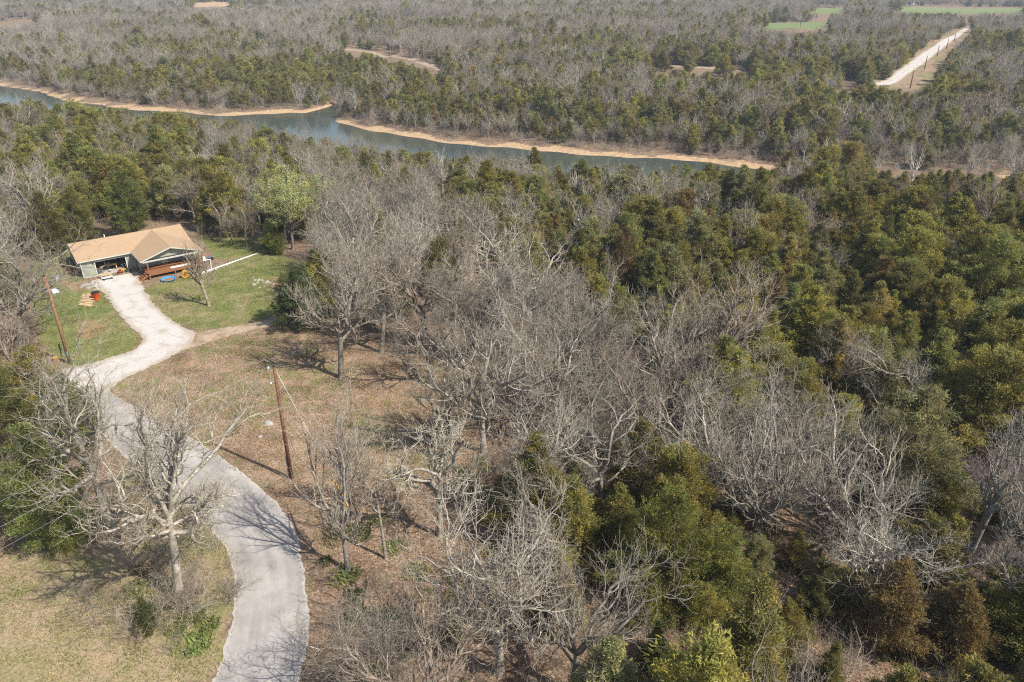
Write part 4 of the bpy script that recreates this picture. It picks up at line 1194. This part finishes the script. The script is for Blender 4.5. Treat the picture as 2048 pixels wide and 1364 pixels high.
M['concrete'] = plain('concrete', (.45, .43, .40), .9, .3, 2, bmp=.2)
M['dark'] = plain('dark_void', (.035, .033, .03), .9)
M['inwall'] = plain('bare_stud_wall', (.22, .17, .12), .9, .35, 1.5)
M['glass'] = plain('window_glass', (.03, .04, .05), .08, .2, 1, spec=.6)
M['steel'] = plain('galvanised_steel', (.45, .46, .47), .4, .25, 6, metal=.7)
M['black'] = plain('black_plastic', (.02, .02, .022), .5)
M['orange'] = plain('orange_plastic', (.75, .13, .02), .5, .12, 3)
M['red'] = plain('red_paint', (.50, .04, .03), .45)
M['blue'] = plain('blue_plastic', (.05, .28, .62), .45)
M['yellow'] = plain('yellow_plastic', (.78, .42, .03), .5, .2, 5)
M['pvc'] = plain('white_pvc', (.82, .82, .80), .35, .08, 3)
M['polewood'] = plain('weathered_pole', (.32, .17, .085), .85, .45, 4, bmp=.3)
M['poledark'] = plain('creosoted_pole', (.20, .095, .055), .85, .5, 5, bmp=.3)
M['stone'] = plain('limestone', (.46, .43, .39), .9, .45, 3, bmp=.5)
M['greyblue'] = plain('porch_wall_paint', (.36, .38, .42), .7, .15, 2)
M['tarp'] = plain('white_tarp', (.70, .74, .80), .6, .25, 4, bmp=.4)
M['rust'] = plain('rusty_sheet', (.34, .16, .10), .8, .4, 4)
M['green_plastic'] = plain('dark_green_paint', (.04, .10, .07), .5)
M['teal'] = plain('teal_tag', (.10, .45, .38), .5)
M['wire'] = plain('aluminium_wire', (.50, .50, .50), .4, .1, 2, metal=.6)
M['asphalt_patch'] = M['concrete']

house = empty('house', HO, HZ)
tag(house, 'single-storey green house with tan shingle roof and open garage', 'house')
def hp(mb, name, mat, parent=house, **kw): return mb.build(name, M[mat], parent, **kw)
EAVE, RID, CR = 2.74, 4.22, 4.14
RX = 11.75
hp(MB().slab([(0, 0, EAVE), (16.2, 0, EAVE), (16.2, 5.1, RID), (0, 5.1, RID)], .10), 'roof_slope', 'shingle')
hp(MB().slab([(0, 5.1, RID), (16.2, 5.1, RID), (16.2, 10.3, EAVE), (0, 10.3, EAVE)], .10), 'roof_slope', 'shingle')
hp(MB().slab([(7.3, -5.45, EAVE + .015), (RX, -5.45, CR), (RX, 5.0, CR), (7.3, 5.0, EAVE + .015)], .10), 'roof_slope', 'shingle')
hp(MB().slab([(RX, -5.45, CR), (16.2, -5.45, EAVE + .015), (16.2, 5.0, EAVE + .015), (RX, 5.0, CR)], .10), 'roof_slope', 'shingle')
M['cap'] = plain('ridge_cap', (.33, .20, .11), .95, .3, 6)
hp(MB().tube([(0, 5.1, RID - .01), (16.2, 5.1, RID - .01)], .03, 6), 'ridge_cap', 'cap')
hp(MB().tube([(RX, -5.46, CR - .01), (RX, 4.95, CR - .01)], .03, 6), 'ridge_cap', 'cap')
for a, b in (((-.03, -.02, EAVE - .10), (7.3, -.02, EAVE - .10)), ((-.02, 0, EAVE - .10), (-.02, 5.1, RID - .10)), ((-.02, 5.1, RID - .10), (-.02, 10.3, EAVE - .10)), ((7.28, -5.45, EAVE - .09), (7.28, 0, EAVE - .09)),
             ((7.28, -5.48, EAVE - .10), (RX, -5.48, CR - .10)), ((RX, -5.48, CR - .10), (16.22, -5.48, EAVE - .10)), ((16.22, -5.45, EAVE - .09), (16.22, 0, EAVE - .09)), ((16.22, 0, EAVE - .10), (16.22, 5.1, RID - .10))):
    hp(MB().bar(a, b, .035, .17), 'fascia', 'trim')
# walls
hp(MB().box(.45, 2.30, .45, .60, -.2, 2.62), 'wall', 'siding')
hp(MB().box(6.45, 7.75, .45, .60, -.2, 2.62), 'wall', 'siding')
hp(MB().box(2.30, 6.45, .452, .598, 2.12, 2.62), 'wall', 'siding')
lw = MB().box(.45, .60, .60, 9.8, -.2, 2.62)
lw.add([(.45, .6, 2.62), (.45, 9.8, 2.62), (.45, 5.1, 4.02), (.60, .6, 2.62), (.60, 9.8, 2.62), (.60, 5.1, 4.02)], [(0, 2, 1), (3, 4, 5), (0, 3, 5, 2), (1, 2, 5, 4)])
hp(lw, 'wall', 'siding')
hp(MB().box(7.75, 7.90, -2.0, .45, -.2, 2.62), 'wall', 'siding')
hp(MB().box(7.90, 15.6, -2.0, -1.85, -.2, 2.62), 'wall', 'greyblue')
rw = MB().box(15.6, 15.75, -2.0, 9.8, -.2, 2.62)
rw.add([(15.6, .6, 2.62), (15.6, 9.8, 2.62), (15.6, 5.1, 4.02), (15.75, .6, 2.62), (15.75, 9.8, 2.62), (15.75, 5.1, 4.02)], [(0, 2, 1), (3, 4, 5), (0, 3, 5, 2), (1, 2, 5, 4)])
hp(rw, 'wall', 'siding')
hp(MB().box(.60, 15.6, 9.65, 9.8, -.2, 2.62), 'wall', 'siding')
hp(MB().box(7.76, 7.9, .6, 9.65, -.2, 2.62), 'inner_wall', 'inwall')
hp(MB().box(.62, 7.74, 8.0, 8.1, 0, 2.6), 'inner_wall', 'inwall')
hp(MB().box(.62, 7.74, .2, 8.0, -.2, .06), 'garage_floor', 'concrete')
hp(MB().box(.05, 7.25, .02, .44, 2.56, 2.60), 'soffit', 'trim')
gb = MB()
gb.add([(7.5, -4.70, EAVE - .12), (16.0, -4.70, EAVE - .12), (RX, -4.70, CR - .14), (7.5, -4.62, EAVE - .12), (16.0, -4.62, EAVE - .12), (RX, -4.62, CR - .14)], [(0, 1, 2), (5, 4, 3), (0, 3, 4, 1), (1, 4, 5, 2), (2, 5, 3, 0)])
hp(gb, 'gable_panel', 'siding')
hp(MB().box(7.6, 15.95, -5.42, -5.28, 2.42, 2.62), 'porch_beam', 'trim')
hp(MB().box(7.95, 15.55, -4.6, -2.02, 2.50, 2.54), 'porch_ceiling', 'trim')
for x0, x1, z0, z1 in ((2.22, 2.30, .02, 2.20), (6.45, 6.53, .02, 2.20), (2.22, 6.53, 2.12, 2.20)):
    hp(MB().box(x0, x1, .40, .448, z0, z1), 'garage_trim', 'white')
for x0, x1 in ((.42, .50), (7.68, 7.78)): hp(MB().box(x0, x1, .41, .447, -.1, 2.6), 'corner_trim', 'trim')
d_ = hp(MB().box(10.9, 11.85, -2.06, -2.005, .78, 2.5), 'door', 'white'); hp(MB().tube([(11.0, -2.10, 1.7), (11.0, -2.062, 1.7)], .04, 8), 'handle', 'steel', d_)
for x0, x1 in ((8.7, 10.1), (12.8, 14.6)):
    w = hp(MB().box(x0, x1, -2.05, -2.005, 1.3, 2.35), 'window', 'white'); hp(MB().box(x0 + .07, (x0 + x1) / 2 - .03, -2.062, -2.052, 1.37, 2.28), 'pane', 'glass', w)
    hp(MB().box((x0 + x1) / 2 + .03, x1 - .07, -2.062, -2.052, 1.37, 2.28), 'pane', 'glass', w)
hp(MB().tube([(5.2, 6.0, 3.8), (5.2, 6.0, 4.42)], .07, 8), 'vent_pipe', 'pvc')
hp(MB().tube([(.40, .38, 2.5), (.40, .38, .1)], .045, 8), 'downspout', 'white')
hp(MB().box(1.95, 2.1, .36, .44, 1.9, 2.1), 'wall_light', 'black')

deck = empty('deck', HL(0, 0), HZ)
tag(deck, 'raised reddish brown wooden deck under the porch gable', 'deck')
DZ = .80
for k in range(25):
    hp(MB().box(7.95, 15.95, -5.95 + k * .155, -5.95 + k * .155 + .143, DZ - .04, DZ + (.004 if k % 2 else 0)), 'board', 'cedarwood', deck)
hp(MB().box(7.9, 16.0, -6.0, -5.955, DZ - .26, DZ - .02), 'rim_joist', 'cedarwood', deck)
hp(MB().box(7.90, 7.945, -5.95, -2.1, DZ - .26, DZ - .02), 'rim_joist', 'cedarwood', deck)
hp(MB().box(15.955, 16.0, -5.95, -2.1, DZ - .26, DZ - .02), 'rim_joist', 'cedarwood', deck)
for px_, z1 in ((8.05, 2.42), (15.8, 2.42)): hp(MB().box(px_ - .08, px_ + .08, -6.17, -6.01, -.35, z1 + .2), 'post', 'cedarwood', deck)
hp(MB().box(11.6, 11.76, -5.94, -5.78, -.35, DZ - .05), 'post', 'cedarwood', deck)
for k in range(4): hp(MB().box(7.55 - k * .30, 7.87 - k * .30, -5.9, -4.5, DZ - .22 - k * .19, DZ - .17 - k * .19), 'tread', 'cedarwood', deck)
for y_ in (-5.93, -4.46): hp(MB().bar((7.86, y_, DZ - .2), (6.55, y_, -.05), .05, .24), 'stringer', 'cedarwood', deck)

def thing(name, loc, label, cat, rz=0.0, group=None):
    return tag(empty(name, loc, rz), label, cat, group)
def gnd(px_, py_): return G(px_, py_)
# white panel and grill on and beside the deck
tag(MB().box(-1.4, 1.4, -.3, .3, 0, .05).build('white_panel', M['white']), 'long white panel lying along the front of the deck', 'panel')
o = bpy.data.objects['white_panel']; o.location = HL(12.7, -5.0, DZ + .006); o.rotation_euler.z = HZ
t = thing('patio_chair', HL(16.7, -3.6, .0), 'white plastic patio chair right of the deck', 'chair', HZ)
MB().box(-.27, .27, -.27, .27, .40, .45).build('seat', M['white'], t); MB().box(-.27, .27, .24, .29, .452, .95).build('backrest', M['white'], t)
for sx in (-.23, .23):
    for sy in (-.23, .23): MB().box(sx - .03, sx + .03, sy - .03, sy + .03, -.05, .40).build('leg', M['white'], t)
t = thing('metal_cart', HL(17.5, -2.6, 0), 'low cart with a grey sheet top and rusty red rim right of the deck', 'cart', HZ + .3)
MB().box(-.8, .8, -.45, .45, .45, .50).build('tray', M['steel'], t); MB().bar((-.8, .47, .52), (.8, .47, .52), .05, .08).build('rim', M['red'], t)
for sx in (-.6, .6):
    for sy in (-.4, .4): MB().tube([(sx, sy - .05, .15), (sx, sy + .05, .15)], .16, 12).build('wheel', M['black'], t)
MB().box(-.65, .65, -.38, .38, .25, .448).build('chassis', M['black'], t)
# pipes
a, b = gnd(400, 549), gnd(516, 508)
tag(MB().tube([a + Vector((0, 0, .12)), (a + b) / 2 + Vector((0, 0, .09)), b + Vector((0, 0, .10))], .11, 10).build('drain_pipe', M['pvc'], smooth=True), 'long white plastic pipe lying across the lawn to the small cedar', 'pipe')
t = thing('pipe_frame', gnd(405, 536), 'short white plastic pipe frame joining the deck to the long pipe', 'pipe')
p0 = t.location
q1, q2, q3 = gnd(398, 527) - p0, gnd(421, 523) - p0, gnd(423, 538) - p0
MB().tube([q1 + Vector((0, 0, .35)), q2 + Vector((0, 0, .35))], .08, 8).build('rail', M['pvc'], t); MB().tube([q2 + Vector((0, 0, .36)), q3 + Vector((0, 0, .08))], .07, 8).build('rail', M['pvc'], t)
s0 = gnd(400, 546); tag(MB().box(-1.3, 1.3, -.22, .22, 0, .12).build('concrete_slab', M['concrete']), 'pale concrete slab where the white pipes meet', 'slab')
o = bpy.data.objects['concrete_slab']; o.location = gnd(417, 543); o.rotation_euler.z = HZ + .2
# wading pool and reel under the deck edge
g0 = gnd(337, 561)
t = thing('wading_pool', g0, 'round blue plastic wading pool lying at the foot of the deck', 'wading pool')
MB().lathe([(.80, .02), (.92, .02), (1.02, .26), (1.06, .28), (1.02, .30), (.95, .28), (.84, .07), (.6, .06)], 24).build('shell', M['blue'], t, True)
MB().lathe([(.83, .065), (.83, .09), (.0, .095)], 20).build('leaf_filling', M['rust'], t)
g0 = gnd(372, 556)
t = thing('hose_reel', g0 + Vector((0, 0, .62)), 'round yellow hose reel standing before the deck', 'hose reel', .2)
def torus(R0, r0, y0, n=20):
    return MB().tube([(R0 * math.cos(a), y0, R0 * math.sin(a)) for a in np.linspace(0, 2 * math.pi, n + 1)], r0, 8, False)
for k in range(3): torus(.50, .09, -.18 + .18 * k).build('coil', M['yellow'], t, True)
MB().tube([(0, -.3, 0), (0, .3, 0)], .16, 10).build('hub', M['black'], t)
for k in range(4):
    an = k * math.pi / 4 + .3
    MB().bar((-.46 * math.cos(an), -.27, -.46 * math.sin(an)), (.46 * math.cos(an), -.27, .46 * math.sin(an)), .06, .05).build('spoke', M['yellow'], t)
for sx in (-.35, .35): MB().bar((sx, 0, -.3), (sx * 1.5, 0, -.62), .05, .05).build('leg', M['black'], t)
# orange bin
g0 = gnd(194, 600)
t = thing('trash_bin', g0, 'bright orange bin with black lid beside the gravel driveway', 'bin', .2)
MB().lathe([(.40, 0), (.42, .05), (.52, .98), (.55, 1.0), (.55, 1.05), (.48, 1.05)], 18).build('body', M['orange'], t, True)
MB().lathe([(.57, 1.052), (.57, 1.10), (.45, 1.17), (.05, 1.19)], 18).build('lid', M['black'], t, True)
for sx in (-1, 1): MB().box(sx * .55 - .05, sx * .55 + .05, -.15, .15, .75, .82).build('handle', M['orange'], t)
# lumber pile: loose boards
g0 = gnd(175, 602)
rl = random.Random(3)
for k in range(22):
    row, lay = k % 8, k // 8
    L_, w_ = rl.uniform(1.1, 1.9), rl.uniform(.2, .34)
    o = MB().box(-L_ / 2, L_ / 2, -w_ / 2, w_ / 2, 0, .09).build('pine_board', M['newwood'])
    ax = Vector((.35, -.94, 0))
    o.location = g0 + ax * ((row - 3.5) * .52 + rl.uniform(-.08, .08)) + Vector((rl.uniform(-.12, .12), 0, .02 + lay * .125))
    o.rotation_euler = (rl.uniform(-.05, .05), rl.uniform(-.05, .05), rl.uniform(-.3, .3) + .15)
    tag(o, 'short pale pine board in the lumber pile left of the orange bin', 'board', 'boards of the lumber pile')
# saw table on the driveway
t = thing('saw_table', HL(3.0, -1.5, .05), 'low wooden work table frame standing on the gravel before the garage', 'table', HZ)
for y_ in (-.42, .42): MB().bar((-.75, y_, .62), (.75, y_, .62), .12, .09).build('rail', M['newwood'], t)
for x_ in (-.55, 0, .55): MB().bar((x_, -.46, .52), (x_, .46, .52), .09, .09).build('cross_bar', M['newwood'], t)
for x_ in (-.65, .65):
    for y_ in (-.40, .40): MB().bar((x_, y_, .58), (x_ * 1.1, y_ * 1.25, -.03), .09, .09).build('leg', M['newwood'], t)
t = thing('bench_top', HL(3.1, -2.35, .05), 'white slatted bench in front of the wooden work table', 'bench', HZ)
for k in range(3): MB().box(-.7, .7, -.3 + k * .2, -.13 + k * .2, .38, .42).build('slat', M['white'], t)
for x_ in (-.55, .55): MB().box(x_ - .05, x_ + .05, -.28, .28, -.03, .378).build('leg', M['black'], t)
# mowers
def mower(loc, rz_, body, label):
    t = thing('push_mower', loc, label, 'mower', rz_)
    MB().lathe([(.30, .08), (.34, .10), (.33, .22), (.20, .27)], 14).build('mower_deck', M[body], t, True)
    MB().lathe([(.15, .275), (.17, .30), (.16, .42), (.08, .45)], 12).build('engine', M['black'], t, True)
    for sx in (-.32, .32):
        for sy in (-.28, .28): MB().tube([(sx - .03, sy, .11), (sx + .03, sy, .11)], .11, 12).build('wheel', M['black'], t)
    for sx in (-.24, .24): MB().tube([(sx, .3, .2), (sx, 1.0, .95)], .018, 6).build('handle', M['steel'], t)
    MB().tube([(-.24, 1.0, .95), (.24, 1.0, .95)], .02, 6).build('grip', M['black'], t)
mower(HL(5.2, -.35, .08), HZ + 2.9, 'red', 'red push mower parked at the garage threshold')
mower(HL(6.3, -.3, .08), HZ + .3, 'green_plastic', 'dark green push mower at the right jamb of the garage')
# inside the garage
t = thing('workbench', HL(4.1, 1.9, .06), 'pale wooden workbench in the open garage', 'workbench', HZ)
MB().box(-1.2, 1.2, -.35, .35, .78, .86).build('top', M['newwood'], t)
for x_ in (-1.1, 1.1):
    for y_ in (-.28, .28): MB().box(x_ - .05, x_ + .05, y_ - .05, y_ + .05, 0, .78).build('leg', M['newwood'], t)
for k, (x_, y_, a_) in enumerate(((3.7, 1.4, .5), (4.6, 2.0, -.7))):
    o = tag(MB().bar((-.9, 0, 0), (.9, 0, .35 * (1 - k)), .15, .05).build('pine_plank', M['newwood']), ('pale plank propped across the workbench', 'pale plank lying askew on the right of the workbench')[k], 'plank')
    o.location = HL(x_, y_, .96 + .02 * k); o.rotation_euler.z = HZ + a_
t = thing('tool_rack', HL(2.85, 1.2, .06), 'grey metal tool rack just inside the left of the garage', 'rack', HZ)
for k in range(3): MB().box(-.35, .35, -.25, .25, .1 + k * .3, .14 + k * .3).build('shelf', M['steel'], t)
for x_ in (-.33, .33):
    for y_ in (-.23, .23): MB().box(x_ - .02, x_ + .02, y_ - .02, y_ + .02, 0, .95).build('post', M['steel'], t)
t = thing('bucket', HL(4.15, .95, .06), 'white bucket on the garage floor before the workbench', 'bucket', HZ)
MB().lathe([(.14, 0), (.19, .36), (.20, .37), (.17, .37), (.13, .03)], 14).build('body', M['white'], t, True); MB().tube([(-.19, 0, .36), (0, -.2, .30), (.19, 0, .36)], .008, 5).build('handle', M['steel'], t)
t = thing('storage_shelf', HL(4.6, 7.5, .06), 'tall storage shelf along the back wall of the garage', 'shelf', HZ)
for k in range(4): MB().box(-2.4, 2.4, -.25, .25, .2 + k * .55, .24 + k * .55).build('shelf_board', M['inwall'], t)
for x_ in (-2.35, 0, 2.35): MB().box(x_ - .03, x_ + .03, -.27, -.252, 0, 2.1).build('upright', M['inwall'], t)
for k in range(9):
    o = tag(MB().box(-.2, .2, -.18, .18, 0, .32).build('storage_box', M[('white', 'red', 'blue', 'steel', 'newwood')[k % 5]], bevel=.02), '%s box on the garage shelf, %s from the left' % (('white', 'red', 'blue', 'grey', 'tan')[k % 5], ORD[k].replace('nearest', 'first')), 'box', 'boxes on the garage shelf')
    o.location = HL(2.5 + k * .5, 7.5, .302 + .55 * (k % 3)); o.rotation_euler.z = HZ
o = tag(MB().box(-.7, .7, -.45, .45, 0, .03).build('cardboard_sheet', M['yellow']), 'yellowish sheet lying on the floor at the right of the garage', 'sheet'); o.location = HL(5.9, .9, .066); o.rotation_euler.z = HZ + .1
o = tag(MB().box(-.35, .35, -.02, .02, 0, 1.5).build('plywood_sheet', M['newwood']), 'plywood sheet leaning against the green side wall', 'plywood'); o.location = HL(7.52, -.5, .02); o.rotation_euler = (0.14, 0, HZ - math.pi / 2)

# ------------------------------------------------------------------ stones, bag, stump
RM = [rock_mesh(80 + i) for i in range(6)]
for r_ in RM: r_.materials.append(M['stone'])
def stones(spots, smin, smax, label, group, seed):
    r = random.Random(seed)
    for (a_, b_) in spots:
        o = obj('stone', RM[r.randrange(6)])
        o.location = G(a_, b_); s = r.uniform(smin, smax)
        o.scale = (s, s * r.uniform(.7, 1.2), s * r.uniform(.6, 1)); o.rotation_euler.z = r.uniform(0, 6.28)
        tag(o, label, 'stone', group)
r = random.Random(9)
stones([(r.gauss(194, 13), r.gauss(573, 3.6)) for _ in range(40)], .12, .46, 'pale limestone rubble piece heaped at the left corner of the garage', 'rubble at the garage corner', 1)
stones([(lambda q: (q, 552 + (q - 500) * .38 + r.gauss(0, 3) + r.choice((0, 12))))(r.uniform(505, 575)) for _ in range(44)], .08, .30, 'flat pale stone in the rock bed at the right of the lawn', 'stones of the rock bed', 2)
stones([(533, 849)], .55, .6, 'large flat grey stone in the field right of the road', None, 3)
stones([(522, 873)], .25, .3, 'small white stone in the field near the power pole', None, 4)
stones([(r.uniform(600, 760), r.uniform(690, 735)) for _ in range(16)], .08, .2, 'small pale stone scattered on the brown ground under the tall oak', 'stones under the tall oak', 5)
bag = rock_mesh(99); bag.materials.append(M['tarp'])
o = obj('plastic_tarp', bag); o.location = G(107, 587) + Vector((0, 0, .15)); o.scale = (.8, .8, 1.1); tag(o, 'crumpled pale blue-white plastic tarp behind the light pole', 'tarp')
t = thing('tree_stump', G(112, 722), 'cut tree stump with fresh orange top near the light pole', 'stump')
MB().lathe([(.42, -.1), (.34, .1), (.30, .42), (.30, .45)], 12).build('trunk', M['polewood'], t, True); MB().lathe([(.295, .452), (.29, .47), (.05, .475)], 12).build('cut_top', M['yellow'], t)
for k, (a_, b_, lb) in enumerate([((590, 698), (604, 690), 'bleached fallen branch on the brown ground left of the tall oak'), ((118, 690), (124, 716), 'dark charred log lying by the stump')]):
    p_, q_ = G(*a_), G(*b_)
    tag(MB().tube([p_ + Vector((0, 0, .08)), (p_ + q_) / 2 + Vector((.1, 0, .1)), q_ + Vector((0, 0, .07))], [.08, .07, .05], 7).build('log', M['stone'] if k == 0 else M['black'], smooth=True), lb, 'log')
sh_ = shrub_mesh('yard_shrub', 777, 1.3, 16)
o = obj('bare_shrub', sh_); o.location = G(143, 548); o.color = (.62, .36, .27, 1); tag(o, 'reddish bare shrub in the shade left of the garage', 'shrub')

# ------------------------------------------------------------------ power poles and wires
def pole_at(base, top, mat_, r_, label, group=None):
    H, b, dx = top_height(base, top)
    t = thing('utility_pole', b, label, 'utility pole', 0, group)
    MB().tube([(0, 0, -.5), (0, 0, H)], [r_ * 1.25, r_ * .8], 12).build('shaft', M[mat_], t, True)
    MB().lathe([(r_ * .85, H), (r_ * .9, H + .04), (.03, H + .10)], 10).build('cap', M['black'], t)
    return t, b, H
def sag(a, b, s, n=14):
    return [a.lerp(b, i / n) - Vector((0, 0, 4 * s * (i / n) * (1 - i / n))) for i in range(n + 1)]
pA, bA, hA = pole_at((583, 957), (548, 733), 'poledark', .155, 'dark brown utility pole in the field right of the road')
for k, zz in enumerate((hA - .15, hA - 1.6)):
    MB().bar((0, 0, zz), (-.42, -.05, zz + .05), .06, .06).build('bracket', M['steel'], pA)
    MB().lathe([(.05, -.10), (.09, -.06), (.05, -.02), (.09, .02), (.05, .08)], 8, (-.45, -.05, zz + .08)).build('insulator', M['white'], pA)
MB().tube([(-.21, -.05, -.05), (-.21, -.05, 2.4)], .06, 8).build('conduit', M['steel'], pA)
gb_ = G(698, 1015); ga = G(667, 962)
gt = Vector((.15, 0, hA - .5)) + bA
w = tag(empty('guy_wire', gb_), 'guy wire with bright yellow guard running down from the dark pole', 'guy wire')
gv = (gt - gb_)
MB().tube([(0, 0, 0), tuple(gv)], .009, 5).build('cable', M['wire'], w)
k_ = gv.normalized()
MB().tube([tuple(k_ * .1), tuple(k_ * 2.6)], .055, 8).build('guard', M['yellow'], w)
pB, bB, hB = pole_at((140, 727), (88, 552), 'polewood', .15, 'light brown pole with lamp arm beside the driveway')
MB().tube([(.1, 0, hB - .25), (.7, -.1, hB - .05), (1.25, -.15, hB - .05)], .035, 6).build('lamp_arm', M['steel'], pB)
MB().lathe([(.10, 0), (.24, .05), (.20, .2), (.08, .28)], 10, (1.35, -.15, hB - .25)).build('lamp_head', M['steel'], pB)
MB().lathe([(.12, 0), (.14, .05), (.14, .45), (.12, .5)], 8, (.12, .14, hB - 2.2)).build('meter_box', M['steel'], pB)
MB().box(.05, .2, -.19, -.16, 1.0, 1.55).build('tag_plate', M['teal'], pB)
MB().box(-.35, -.18, -.05, .05, 1.2, 1.9).build('breaker_box', M['steel'], pB)
pole_far = Vector((-62, -6, 11.0))
for k, (p_, q_, s_, lb) in enumerate([
        (bA + Vector((-.45, -.05, hA + .02)), pole_far + Vector((0, 0, .4)), .7, 'uppermost power line running to the lower left from the dark pole'),
        (bA + Vector((-.45, -.05, hA - 1.45)), pole_far + Vector((.6, 0, -1.2)), .8, 'middle power line running to the lower left from the dark pole'),
        (bA + Vector((-.15, 0, hA - 2.6)), pole_far + Vector((.8, 0, -2.8)), .9, 'lowest cable running to the lower left from the dark pole'),
        (bA + Vector((-.1, 0, hA - .4)), bB + Vector((0, 0, hB - .3)), .6, 'thin service wire spanning from the dark pole to the lamp pole'),
        (bB + Vector((0, 0, hB - .6)), HL(0.5, 5.0, 4.2), .5, 'thin service wire from the lamp pole to the house roof')]):
    tag(MB().tube(sag(p_, q_, s_, 20), .009, 5, False).build('power_line', M['wire']), lb, 'wire')
for i, (b_, t_) in enumerate([((1820, 177), (1828, 140)), ((1849, 138), (1854, 112)), ((1874, 112), (1879, 91)), ((1893, 97), (1897, 78)), ((1908, 83), (1911, 67))]):
    pole_at(b_, t_, 'poledark', .2, '%s utility pole along the far gravel road' % ('nearest', 'second', 'third', 'fourth', 'farthest')[i], 'poles along the far gravel road')

# ------------------------------------------------------------------ far farm buildings
def shed(name, px_, py_, w_, d_, h_, wall, roof, label, rz_=0.0):
    t = thing(name, G(px_, py_), label, 'building', rz_)
    MB().box(-w_ / 2, w_ / 2, -d_ / 2, d_ / 2, -1.5, h_).build('wall', M[wall], t)
    rf = MB()
    for s_ in (-1, 1): rf.slab([(-w_ / 2 - .4, 0, h_ + d_ * .22), (w_ / 2 + .4, 0, h_ + d_ * .22), (w_ / 2 + .4, s_ * (d_ / 2 + .4), h_), (-w_ / 2 - .4, s_ * (d_ / 2 + .4), h_)] if s_ < 0 else [(-w_ / 2 - .4, d_ / 2 + .4, h_), (w_ / 2 + .4, d_ / 2 + .4, h_), (w_ / 2 + .4, 0.01, h_ + d_ * .22), (-w_ / 2 - .4, 0.01, h_ + d_ * .22)], .15)
    rf.build('roof', M[roof], t)
    MB().box(-w_ * .12, w_ * .12, -d_ / 2 - .05, -d_ / 2 - .01, -.2, h_ * .7).build('door', M['black'], t)
    return t
shed('barn', 1772, 8, 26, 14, 4.5, 'red', 'rust', 'long red-roofed barn on the far green pasture', .1)
shed('farmhouse', 1815, 9, 14, 9, 4, 'white', 'stone', 'grey-roofed farmhouse right of the far red barn', -.1)
shed('far_house', 38, 22, 14, 9, 4, 'steel', 'white', 'pale-roofed house on the wooded hill, far upper left', .2)
shed('far_house', 228, 9, 16, 8, 3.5, 'stone', 'steel', 'low grey-roofed house in the far left woods', 0)
shed('far_house', 552, 7, 15, 9, 3.5, 'steel', 'white', 'white-roofed house at the top of the picture, left of centre', -.2)
shed('far_house', 423, 2, 12, 8, 3.5, 'white', 'steel', 'small white building on the bare clearing at the far left', .3)

# ------------------------------------------------------------------ the air
hz = MB().box(-5300, 5300, -500, 9300, -18, 75).build('haze', M['white'])
hz.data.materials.clear()
hm = bpy.data.materials.new('haze'); hm.use_nodes = True
hn = hm.node_tree; hn.nodes.remove(hn.nodes['Principled BSDF'])
pv = hn.nodes.new('ShaderNodeVolumePrincipled')
pv.inputs['Color'].default_value = (.80, .88, 1.0, 1)
pv.inputs['Density'].default_value = .00018
hn.links.new(pv.outputs[0], hn.nodes['Material Output'].inputs['Volume'])
hz.data.materials.append(hm)
tag(hz, 'thin bluish haze over the far woods', 'haze', kind='stuff')
